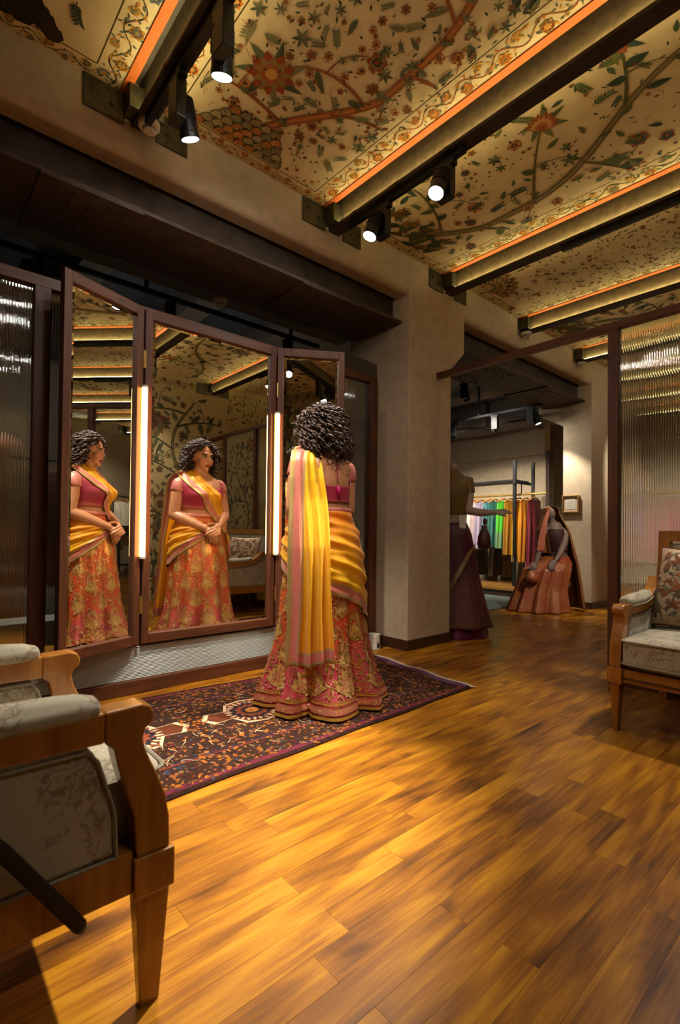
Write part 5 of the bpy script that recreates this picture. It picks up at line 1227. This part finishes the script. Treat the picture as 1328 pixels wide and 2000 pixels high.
o = link('veil_front', grid_mesh('veil_front', chest, 40, 70, attrs={'bd': lambda u, v: u * 0.17 / BW, 'og': lambda u, v: 0.5 * u}), M['veil'], pe); solid(o, 0.0015)
# shoulder saddle joining fall and front
fa0 = [Vector(fall(i / 20, 0.0)) for i in range(21)]; ch0 = [Vector(chest(i / 20, 0.0)) for i in range(21)]
def saddle(u, v):
    i = min(19, int(u * 20)); t = u * 20 - i; a = fa0[i].lerp(fa0[i + 1], t); b = ch0[i].lerp(ch0[i + 1], t)
    p = a.lerp(b, v); p.z = max(p.z, 1.372 - 0.05 * (1 - u)) * 0.0 + p.z + 0.012 * math.sin(PI * v); return p
o = link('veil_shoulder', grid_mesh('veil_shoulder', saddle, 30, 12, attrs={'bd': lambda u, v: u * 0.13 / BW, 'og': lambda u, v: 0.0}), M['veil'], pe); solid(o, 0.0015)
# (c) the wrap round the hips: front centre, left hip, back, right hip
TH = [90, 130, 180, 225, 270, 315, 345, 372, 395]
ZLO = [0.90, 0.80, 0.68, 0.62, 0.575, 0.47, 0.41, 0.60, 0.80]; ZHI = [0.985, 1.01, 1.03, 1.035, 1.035, 1.03, 1.02, 1.0, 0.98]
def wrap(u, v):
    th = 90 + (395 - 90) * u; lo = float(np.interp(th, TH, ZLO)); hi = float(np.interp(th, TH, ZHI)); z = hi + (lo - hi) * v
    fd = 0.006 * math.sin(v * 30 + 5 * math.sin(u * 7)) + 0.004 * math.sin(v * 55 - u * 11)
    x, y, _ = skirt(math.radians(th), z, 0.014 + fd * (0.3 if v > 0.82 else 1) + 0.012 * math.sin(PI * v)); return (x, y, z)
o = link('veil_wrap', grid_mesh('veil_wrap', wrap, 140, 60, attrs={'bd': lambda u, v: (1 - v) * float(np.interp(90 + 305 * u, TH, np.array(ZHI) - np.array(ZLO))) / BW, 'og': lambda u, v: 0.9 * (1 - v) ** 1.5}), M['veil_sheer'], pe); solid(o, 0.0012)

# ================================================================== FAR ROOM: mannequins, clothes rack
def cloth(name, base, gold, scale=60.0, rough=0.5, amt=0.7, metal=0.6):
    g = G(name); gp = g.n('TexCoord', out=3); vz = g.n('TexVoronoi', {'Vector': gp, 'Scale': scale}, feature='F1'); n1 = g.n('TexNoise', {'Vector': gp, 'Scale': scale * 0.25, 'Detail': 3.0})
    m = g.math('MULTIPLY', g.ramp(g.math('SINE', g.math('MULTIPLY', vz, 45.0)), [(0.5, (0, 0, 0)), (0.65, (1, 1, 1))]), g.ramp(n1, [(0.4, (0.2, 0.2, 0.2)), (0.6, (1, 1, 1))]))
    m = g.math('MULTIPLY', m, amt)
    return g.out(g.bsdf(Base_Color=g.mix(m, lin(base), lin(gold)), Roughness=rough, Metallic=g.math('MULTIPLY', m, metal), Normal=g.bump(g.n('TexNoise', {'Vector': gp, 'Scale': 300.0}), 0.3, 0.001)))
def fold_skirt(c, prof, folds, amp, seed=0, shift=(0, 0)):
    """prof: list (z, rx, ry); folds deepen towards the hem"""
    zs = [p[0] for p in prof]
    def fn(u, v):
        z = zs[0] + (zs[-1] - zs[0]) * v; rx = float(np.interp(-z, [-q for q in zs], [p[1] for p in prof])); ry = float(np.interp(-z, [-q for q in zs], [p[2] for p in prof]))
        th = u * 2 * PI; w = th + 0.1 * math.sin(2 * th + seed); f = amp * v ** 1.3 * (math.sin(folds * w + seed) * 0.75 + 0.25 * math.sin(2.3 * folds * w))
        return (c[0] + shift[0] * v + (rx + f) * math.cos(th), c[1] + shift[1] * v + (ry + f) * math.sin(th), z)
    return fn
R2 = Vector((0.750, -0.661, 0)); C2 = Vector((-0.661, -0.750, 0))
# ---- standing mannequin behind the nearer column
B1 = Vector((3.885, 2.735, 0)); m1 = thing('mannequin', 'headless standing mannequin in a maroon sari and mustard blouse behind the column', 'mannequin', B1)
def q1(l, c, z): v = B1 + R2 * l + C2 * c; return (v.x, v.y, z)
mb = MB()
def ring(l, c, z, a, b, n=24): return [q1(l + a * math.cos(2 * PI * j / n), c + b * math.sin(2 * PI * j / n), z) for j in range(n)]
mb.rings([ring(-0.07, 0, z, a, b) for z, a, b in ((0.7, .15, .13), (0.95, .165, .12), (1.06, .125, .10), (1.15, .13, .105), (1.27, .15, .12), (1.36, .165, .10), (1.43, .15, .08), (1.47, .085, .06), (1.50, .05, .05), (1.56, .048, .048), (1.575, .03, .03))])
limb(mb, [q1(0.075, 0.0, 1.415), q1(0.088, 0.02, 1.28), q1(0.070, 0.05, 1.135)], [0.048, 0.044, 0.038]); limb(mb, [q1(0.070, 0.05, 1.135), q1(0.17, 0.10, 1.115), q1(0.285, 0.13, 1.115)], [0.039, 0.036, 0.024])
hand(mb, q1(0.285, 0.13, 1.115), q1(0.355, 0.14, 1.128), R2 + Vector((0, 0, 0.12)), C2 * 0.5 + Vector((0, 0, 0.8)), 1, (0.1, 0.2, 0.2))
limb(mb, [q1(-0.215, 0, 1.415), q1(-0.25, 0.0, 1.2), q1(-0.24, 0.06, 0.98)], [0.046, 0.04, 0.028]); hand(mb, q1(-0.24, 0.06, 0.98), q1(-0.235, 0.08, 0.90), Vector((0, 0, -1)) + C2 * 0.2, C2, 1)
link('body', fuse('body', mb, 0.008, 3), M['mannequin'], m1)
MB().rings([ring(-0.07, 0, z, a, b) for z, a, b in ((1.10, .136, .112), (1.15, .142, .117), (1.27, .160, .130), (1.36, .176, .112), (1.43, .160, .090), (1.475, .092, .068), (1.52, .056, .056))], cap=False).build('blouse', cloth('mustard_blouse', '#6d5418', '#8a6d2a', 50), m1, smooth=True)
MB().tube([q1(0.072, 0, 1.43), q1(0.088, 0.018, 1.30)], [0.055, 0.054], 18, cap=False).build('sleeve', cloth('mustard_sleeve', '#6d5418', '#8a6d2a', 50), m1, smooth=True)
c1 = B1 + R2 * -0.05
mg = G('maroon_gold_skirt'); gp = mg.n('TexCoord', out=3); uvn = mg.n('TexCoord', out=2); vv = mg.n('SeparateXYZ', {0: uvn}, out=1)
vz = mg.n('TexVoronoi', {'Vector': gp, 'Scale': 26.0}, feature='F1'); gmk = mg.math('MULTIPLY', mg.ramp(mg.math('SINE', mg.math('MULTIPLY', vz, 45.0)), [(0.45, (0, 0, 0)), (0.6, (1, 1, 1))]), mg.ramp(vv, [(0.45, (0.05, 0.05, 0.05)), (0.62, (0.9, 0.9, 0.9))]))
M['maroon'] = mg.out(mg.bsdf(Base_Color=mg.mix(gmk, lin('#4a1024'), lin('#8a6438')), Roughness=0.5, Metallic=mg.math('MULTIPLY', gmk, 0.6)))
prof = [(1.02, .135, .11), (0.92, .175, .15), (0.8, .19, .17), (0.6, .21, .20), (0.3, .265, .26), (0.09, .325, .31)]
s1 = link('skirt', grid_mesh('skirt', fold_skirt(c1, prof, 9, 0.022, 1, (R2.x * 0.03, R2.y * 0.03)), 150, 40, closed=True), M['maroon'], m1); solid(s1, 0.004)
link('underskirt', grid_mesh('underskirt', fold_skirt(c1 + R2 * 0.02, [(0.16, .27, .27), (0.004, .30, .29)], 8, 0.012, 2), 90, 6, closed=True), plain('wine_satin', '#5a0f30', 0.4), m1)
def sash(u, v):
    l = -0.02 + 0.10 * (1 - v) + 0.045 * (u - 0.5) * 2; z = 0.80 - 0.45 * v; l2 = 0.13 - 0.28 * v + 0.10 * (u - 0.5)
    r = float(np.interp(-z, [-p[0] for p in prof], [p[1] for p in prof])) + 0.022 + 0.01 * v; l2 = max(-r * 0.95, min(r * 0.95, l2))
    return q1(-0.05 + l2, math.sqrt(max(0, r * r - l2 * l2)) * 0.98, z + 0.10 * (u - 0.5) * 0.9)
o = link('sash', grid_mesh('sash', sash, 12, 30), cloth('gold_sash', '#6d4a2a', '#a07c48', 80), m1); solid(o, 0.003)
MB().box(-0.03, 0.03, -0.001, 0.001, -0.06, 0.06).xform(Matrix.Translation(Vector(q1(0.0, 0.13, 1.03))) @ Matrix.Rotation(-0.72, 4, 'Z')).build('swing_tag', M['paper'], m1)
bg = thing('pouch_bag', 'small maroon drawstring pouch hanging from the standing mannequin wrist', 'bag', q1(0.20, 0.12, 0.80))
pc = Vector(q1(0.20, 0.115, 0)); MB().lathe([(0.004, 0.79), (0.05, 0.795), (0.062, 0.83), (0.055, 0.90), (0.028, 0.965), (0.02, 0.975), (0.03, 1.0)], (pc.x, pc.y, 0), 20).build('pouch', cloth('maroon_pouch', '#4a1820', '#7a5a34', 70), bg, smooth=True)
MB().tube([(pc.x, pc.y, 0.975), (pc.x + 0.01, pc.y, 1.05), (pc.x, pc.y, 1.16)], 0.004, 6).build('cord', plain('maroon_cord_dark', '#501420', 0.7), bg)
MB().lathe([(0.002, 1.0), (0.016, 1.01), (0.02, 1.04), (0.012, 1.06)], (pc.x + 0.012, pc.y, 0), 12).build('tassel', plain('maroon_tassel', '#5a1424', 0.7), bg, smooth=True)

# ---- seated mannequin by the farther column
B2 = Vector((5.98, 2.93, 0)); m2 = thing('mannequin', 'headless seated mannequin in an orange gold veil beside the farther column', 'mannequin', B2)
def q2(l, c, z): v = B2 + R2 * l + C2 * c; return (v.x, v.y, z)
mb = MB()
limb(mb, [q2(0.16, 0, 0.50), q2(0.14, 0.0, 0.66), q2(0.10, 0.03, 0.86), q2(0.08, 0.04, 0.98)], [0.15, 0.115, 0.125, 0.115], 20)
limb(mb, [q2(0.08, 0.04, 1.00), q2(0.045, 0.06, 1.07), q2(0.02, 0.075, 1.13)], [0.07, 0.046, 0.042], 16)
mb.ball(q2(0.015, 0.08, 1.175), (0.06, 0.06, 0.075), 16, 12)
limb(mb, [q2(0.20, 0.08, 0.98), q2(0.15, 0.17, 0.83), q2(0.06, 0.23, 0.68)], [0.045, 0.042, 0.036]); limb(mb, [q2(0.06, 0.23, 0.68), q2(0.0, 0.27, 0.62)], [0.034, 0.024])
hand(mb, q2(0.0, 0.27, 0.62), q2(-0.045, 0.29, 0.565), R2 * -0.3 + Vector((0, 0, -0.8)) + C2 * 0.35, C2 + Vector((0, 0, 0.4)), 1, (0.1, 0.25, 0.2), 1.0, 0.12)
limb(mb, [q2(-0.05, 0.08, 0.98), q2(-0.13, 0.14, 0.82), q2(-0.16, 0.17, 0.70)], [0.045, 0.041, 0.034]); limb(mb, [q2(-0.16, 0.17, 0.70), q2(-0.21, 0.20, 0.57)], [0.034, 0.024])
hand(mb, q2(-0.21, 0.20, 0.57), q2(-0.245, 0.22, 0.52), R2 * -0.6 + Vector((0, 0, -0.7)), C2 + Vector((0, 0, 0.4)), 1, (0.3, 0.4, 0.3))
for s in (-1, 1):
    limb(mb, [q2(0.14, s * 0.07, 0.47), q2(-0.14, 0.08 + s * 0.09, 0.47)], [0.085, 0.06]); limb(mb, [q2(-0.14, 0.08 + s * 0.09, 0.47), q2(-0.17, 0.10 + s * 0.09, 0.06)], [0.058, 0.036])
link('body', fuse('body', mb, 0.009, 3), plain('mannequin_brown', '#6d5648', 0.6, var=0.05), m2)
def lap(u, v):
    T = [0, 0.2, 0.42, 0.7, 1.0]; cl = np.interp(v, T, [0.13, 0.05, -0.02, -0.10, -0.14]); cc = np.interp(v, T, [0.0, 0.05, 0.08, 0.09, 0.10]); z = np.interp(v, T, [0.66, 0.575, 0.50, 0.25, 0.006])
    rx = np.interp(v, T, [0.14, 0.235, 0.275, 0.29, 0.345]); ry = np.interp(v, T, [0.125, 0.19, 0.215, 0.235, 0.29]); th = u * 2 * PI; f = 0.035 * v ** 1.2 * math.sin(11 * th + 0.7 * math.sin(2 * th)) + 0.008 * math.sin(23 * th) * v
    return q2(cl + (rx + f) * math.cos(th), cc + (ry + f) * math.sin(th), z)
M['rustgold'] = cloth('rust_gold_brocade', '#8a3618', '#c09a58', 20, 0.45, 0.9)
o = link('skirt', grid_mesh('skirt', lap, 160, 46, closed=True), M['rustgold'], m2); solid(o, 0.004)
def cape(u, v):
    T = [0, 0.10, 0.22, 0.42, 0.7, 1.0]; ph = math.radians(135 + 262 * u); zb = 0.70 - 0.68 * min(1, max(0, (u - 0.12) / 0.2)); I = np.interp
    r = float(I(v, T, [0.004, 0.085, 0.100, 0.185, 0.23, 0.27])); z0 = float(I(v, T, [1.275, 1.250, 1.16, 0.97, 0.55, 0.02])); z = z0 if z0 > 0.97 else 0.97 - (0.97 - z0) / 0.95 * (0.97 - zb)
    sh = float(I(v, T, [0, 0, 0.01, 0.03, 0.09, 0.13])); f = 0.016 * math.sin(ph * 9) * min(1, v * 1.6)
    return q2(0.03 + sh + (r + f) * math.cos(ph), 0.06 + (r + f) * 0.85 * math.sin(ph), z)
vm = cloth('rust_gold_veil', '#7c4422', '#b8924c', 26, 0.45, 0.9)
o = link('veil', grid_mesh('veil', cape, 90, 60), vm, m2); solid(o, 0.003)
def strip2(u, v):
    top = Vector(q2(-0.02 + 0.03 * u, 0.13 - 0.02 * u, 1.255)); bot = Vector(q2(-0.20 + 0.09 * u, 0.20, 0.72)); mid = Vector(q2(-0.14 + 0.07 * u, 0.17, 1.08)); return top * (1 - v) ** 2 + mid * 2 * v * (1 - v) + bot * v * v + C2 * 0.008 * math.sin(u * 14)
o = link('veil_edge', grid_mesh('veil_edge', strip2, 10, 30), cloth('coral_gold_edge', '#a04a34', '#b8935a', 90), m2); solid(o, 0.003)
MB().rings([[q2(0.13 - 0.06 * (z - 0.72) / 0.24 + a * math.cos(2 * PI * j / 20), 0.01 + 0.03 * (z - 0.72) / 0.24 + b * math.sin(2 * PI * j / 20), z) for j in range(20)] for z, a, b in ((0.72, .128, .128), (0.82, .142, .142), (0.92, .148, .146), (0.99, .125, .125))], cap=False).build('blouse', plain('dark_maroon_blouse', '#3a1818', 0.6), m2, smooth=True)
st2 = thing('stool', 'round padded stool under the seated mannequin', 'stool', q2(0.15, 0, 0)); pc = Vector(q2(0.16, -0.02, 0))
MB().lathe([(0.14, 0.28), (0.15, 0.29), (0.15, 0.33), (0.13, 0.345)], (pc.x, pc.y, 0), 24).build('seat', plain('stool_velvet', '#4a2a1a', 0.8), st2)
for k in range(3): MB().tube([(pc.x + 0.10 * math.cos(k * 2.1), pc.y + 0.10 * math.sin(k * 2.1), 0.28), (pc.x + 0.13 * math.cos(k * 2.1), pc.y + 0.13 * math.sin(k * 2.1), 0.0)], 0.014, 8).build('leg', M['frame'], st2)
pb = thing('pouch_bag', 'beaded pouch dangling from the seated mannequin hand', 'bag', q2(-0.27, 0.24, 0.34)); pc = Vector(q2(-0.275, 0.245, 0))
MB().lathe([(0.01, 0.34), (0.07, 0.36), (0.08, 0.41), (0.05, 0.47), (0.02, 0.49)], (pc.x, pc.y, 0), 18).build('pouch', M['rustgold'], pb, smooth=True)
MB().tube([(pc.x, pc.y, 0.485), tuple(q2(-0.262, 0.228, 0.50))], 0.004, 6).build('cord', M['gold'], pb)

# ---- clothes rack with garments
rk = thing('clothes_rack', 'black steel clothes rack with an overhead shelf beyond the column', 'rack', (7.25, 4.7, 0))
for (x, y, lab) in ((7.06, 3.96, 1), (7.44, 3.86, 1), (7.06, 5.75, 0), (7.44, 5.75, 0)): MB().box(x - 0.022, x + 0.022, y - 0.022, y + 0.022, 0.13, 2.06).build('upright', M['black'], rk, bevel=0.003)
for k in range(5): MB().box(7.03 + k * 0.092, 7.09 + k * 0.092, 3.94, 5.8, 1.74, 1.765).build('shelf_slat', M['black'], rk, bevel=0.002)
for y in (3.93, 5.78): MB().box(7.0, 7.5, y - 0.02, y + 0.02, 1.70, 1.74).build('shelf_bearer', M['black'], rk)
MB().tube([(7.25, 3.55, 1.545), (7.25, 5.6, 1.545)], 0.016, 12).build('hanging_rail', M['gold'], rk)
for y in (3.93, 5.78): MB().tube([(7.25, min(max(y, 3.95), 5.6), 1.545), (7.25, min(max(y, 3.95), 5.6), 1.72)], 0.008, 8).build('rail_hanger', M['black'], rk)
pf = thing('display_platform', 'low wooden platform under the clothes rack', 'platform', (7.3, 4.8, 0))
for k in range(5): MB().box(6.72 + k * 0.22, 6.936 + k * 0.22, 3.62, 6.1, 0.09, 0.125).build('board', wood('platform_oak_%d' % k, '#6a4418', '#96682c', 0.4, axis=1), pf, bevel=0.002)
MB().box(6.74, 7.80, 3.64, 6.08, 0.0, 0.09).build('base', M['skirting'], pf)
def garment(label, y, w, ztop, zbot, mat, group, x=7.25, zr=1.545, ang=0.0, flare=1.1, border=None):
    o = thing('garment', label, 'garment', (x, y, zbot), group=group); ca, sa = math.cos(ang), math.sin(ang)
    T = lambda a, d, z: (x + a * ca - d * sa, y + a * sa + d * ca, z)
    MB().tube([T(0, 0, zr - 0.05), T(0, 0, zr + 0.005), T(0.008, 0, zr + 0.026), T(0.020, 0, zr + 0.012)], 0.0028, 6).build('hook', M['gold'], o)
    hg = MB().tube([T(-w * 0.5, 0, ztop - 0.035), T(-w * 0.25, 0, ztop + 0.010), T(0, 0, ztop + 0.03), T(w * 0.25, 0, ztop + 0.010), T(w * 0.5, 0, ztop - 0.035)], [0.008, 0.011, 0.013, 0.011, 0.008], 8, round_ends=True).build('hanger', M['chairwood'], o)
    seed = sum(map(ord, label)) % 17
    def fn(u, v):
        th = u * 2 * PI; hw = w * 0.5 * (1.0 + (flare - 1) * v) ; dp = 0.016 + 0.028 * min(1, v * 3)
        a = math.cos(th); zt = ztop - 0.045 * abs(a) ** 1.3; z = zt + (zbot - zt) * v; f = 0.012 * min(1, v * 2) * math.sin(9 * th + seed + 2 * v)
        return T((hw + f) * a, (dp + f) * math.sin(th), z)
    cl = link('cloth', grid_mesh('cloth', fn, 72, 26, closed=True), mat, o)
    if border:
        def fb(u, v): p = Vector(fn(u, 1 - border[0] * (1 - v))); q = Vector(T(0, 0, p.z)); return q + (p - q) * 1.03
        link('border', grid_mesh('border', fb, 72, 4, closed=True), border[1], cl)
    return o
GR = 'garments on the black rack'
gb = cloth('gold_border', '#8a6a30', '#c0a060', 90)
garment('pale pink floral garment at the left of the rack', 4.80, 0.40, 1.46, 0.66, cloth('pale_floral', '#b8a29a', '#8a4a5a', 55, 0.7, 0.9, 0.0), GR)
garment('dusky violet floral garment second on the rack', 4.66, 0.40, 1.46, 0.70, cloth('violet_floral', '#8a7a88', '#5a4a6a', 60, 0.7, 0.8, 0.0), GR)
garment('teal garment with pale dots on the rack', 4.50, 0.40, 1.46, 0.70, cloth('teal_dots', '#0f5a62', '#a8b8a0', 48, 0.6, 0.6, 0.1), GR, border=(0.12, gb))
garment('dark teal garment with green leaf print on the rack', 4.40, 0.40, 1.46, 0.72, cloth('teal_leaf', '#12484a', '#5a7a34', 40, 0.6, 0.7, 0.1), GR)
garment('bright green garment with grey border on the rack', 4.25, 0.40, 1.46, 0.70, cloth('bright_green', '#3f9a1c', '#6ab83a', 30, 0.6, 0.4, 0.0), GR, border=(0.35, cloth('green_grey_border', '#5a7a50', '#8a9a70', 80)))
garment('mustard garment beside the green one on the rack', 4.13, 0.38, 1.46, 0.60, cloth('mustard_silk', '#8a5a10', '#a87a2a', 50), GR)
garment('bright yellow garment hanging right of the rack post', 3.98, 0.38, 1.46, 0.50, cloth('bright_yellow', '#d0960c', '#e0b040', 30, 0.6, 0.3, 0.0), GR, border=(0.10, gb))
garment('amber garment next to the yellow one on the rack', 3.87, 0.38, 1.46, 0.50, cloth('amber_silk', '#a8640f', '#c08a30', 40), GR)
garment('deep maroon garment at the right end of the rack', 3.74, 0.40, 1.46, 0.42, cloth('maroon_silk', '#641428', '#8a4a3a', 50), GR)
GB = 'garments on the low rear rail'
for k, (y, c0, lab) in enumerate(((4.9, '#4a3a1c', 'dark olive garment low behind the rack'), (4.62, '#3a2a1c', 'dark brown garment low behind the rack'), (4.36, '#5a4420', 'bronze garment low behind the rack'))):
    garment(lab, y, 0.36, 1.02, 0.22, cloth('low_cloth_%d' % k, c0, '#6a5430', 50), GB, x=7.62, zr=1.10)
MB().tube([(7.62, 4.1, 1.10), (7.62, 5.3, 1.10)], 0.012, 10).build('low_rail', M['black'], rk)
for y in (4.1, 5.3): MB().tube([(7.62, y, 0.125), (7.62, y, 1.10)], 0.012, 8).build('low_rail_post', M['black'], rk)

# ---- rail of blouses and black table by the taupe wall (seen in the left mirror)
r2 = thing('clothes_rack', 'black rail of blouses against the taupe wall, seen in the left mirror', 'rack', (8.1, -0.8, 0))
MB().tube([(7.55, -0.82, 1.60), (8.9, -0.82, 1.60)], 0.014, 10).build('hanging_rail', M['black'], r2)
for x in (7.55, 8.9): MB().tube([(x, -0.82, 0.0), (x, -0.82, 1.60)], 0.014, 10).build('upright', M['black'], r2)
GW = 'blouses by the taupe wall'
for k, (x, c0, c1_, lab) in enumerate(((7.8, '#b8ad98', '#d0c4a8', 'ivory embroidered blouse on the taupe wall rail'), (8.12, '#b8ad98', '#a89070', 'cream blouse between ivory and red ones on the wall rail'), (8.42, '#8a2430', '#b89070', 'red embroidered blouse on the taupe wall rail'), (8.7, '#c8a8a0', '#a05a5a', 'pink blouse at the end of the wall rail'))):
    garment(lab, -0.82, 0.34, 1.50, 1.02, cloth('wall_blouse_%d' % k, c0, c1_, 70), GW, x=x, zr=1.60, ang=0.6, flare=0.85)
tb = thing('console_table', 'black console table in front of the blouse rail', 'table', (7.9, -0.4, 0))
MB().box(7.35, 8.6, -0.62, -0.30, 0.84, 0.88).build('top', M['black'], tb, bevel=0.004); MB().box(7.4, 8.55, -0.60, -0.32, 0.25, 0.28).build('shelf', M['black'], tb)
for x in (7.38, 8.57):
    for y in (-0.60, -0.32): MB().box(x - 0.02, x + 0.02, y - 0.02, y + 0.02, 0, 0.84).build('leg', M['black'], tb)
tr = thing('tray', 'black tray with a clear block on the console table', 'tray', (7.8, -0.46, 0.88)); MB().lathe([(0.12, 0.88), (0.15, 0.89), (0.15, 0.95), (0.14, 0.95), (0.135, 0.9)], (7.8, -0.46, 0), 20).build('dish', M['black'], tr)
MB().box(7.77, 7.82, -0.49, -0.44, 0.90, 1.06).build('block', M['frosted'], tr, bevel=0.004)

# ---- pink garments seen through the right hand pane
r4 = thing('clothes_rack', 'gold rail of pink garments behind the right glass screen', 'rack', (8.4, 1.9, 0))
MB().tube([(8.4, 1.2, 1.55), (8.4, 2.45, 1.55)], 0.014, 10).build('hanging_rail', M['gold'], r4)
for y in (1.2, 2.45): MB().tube([(8.4, y, 0.0), (8.4, y, 1.55)], 0.014, 8).build('upright', M['black'], r4)
GP = 'pink garments behind the right screen'
for k, (y, c0, lab) in enumerate(((2.36, '#c8a8a8', 'pale pink garment nearest the column behind the right pane'), (2.18, '#b03a5a', 'deep pink garment behind the right pane'), (2.0, '#a8486a', 'rose garment behind the right pane'), (1.8, '#b82a48', 'crimson garment behind the right pane'), (1.58, '#c07a90', 'dusty pink garment behind the right pane'), (1.36, '#8a5a80', 'mauve garment behind the right pane'))):
    garment(lab, y, 0.42, 1.46, 0.55, cloth('pink_cloth_%d' % k, c0, '#d0b080', 45, 0.6, 0.4), GP, x=8.4, zr=1.55)

# ---- dark room behind the fluted screen
MB_ = MB().box(-1.7, 1.9, 3.12, 3.34, 0.0, 0.42); tag(MB_.build('display_plinth', plain('pale_plinth', '#a8a89c', 0.8), None, bevel=0.005), 'long pale plinth behind the left glass screen', 'plinth')
dr = thing('dress_form', 'rust coloured dress on a form behind the left glass screen', 'dress form', (0.36, 3.60, 0))
link('dress', grid_mesh('dress', fold_skirt(Vector((0.36, 3.60, 0)), [(1.50, .06, .05), (1.44, .17, .10), (1.2, .16, .12), (1.05, .14, .11), (0.8, .18, .16), (0.36, .22, .2)], 8, 0.015, 3), 60, 30, closed=True), plain('rust_dress', '#8a4218', 0.7), dr)
MB().lathe([(0.16, 0.0), (0.16, 0.012), (0.015, 0.02), (0.015, 1.52), (0.03, 1.54), (0.04, 1.6), (0.02, 1.62)], (0.36, 3.60, 0), 20).build('stand', M['black'], dr)
GG = 'garments behind the left glass screen'
for k, (x, c0, lab) in enumerate(((0.62, '#3a5a2c', 'green garment behind the left glass screen'), (0.95, '#6a1420', 'crimson garment behind the left glass screen'), (1.25, '#2a4a30', 'dark green garment behind the left mirror'))):
    garment(lab, 4.7, 0.42, 1.42, 0.45, cloth('dim_cloth_%d' % k, c0, '#6a6a4a', 40), GG, x=x, zr=1.5, ang=0.4)
r3 = thing('clothes_rack', 'black garment rail in the dark room behind the screen', 'rack', (0.9, 4.7, 0)); MB().tube([(0.3, 4.7, 1.5), (1.6, 4.7, 1.5)], 0.014, 8).build('hanging_rail', M['black'], r3)
for x in (0.3, 1.6): MB().tube([(x, 4.7, 0), (x, 4.7, 1.5)], 0.014, 8).build('upright', M['black'], r3)
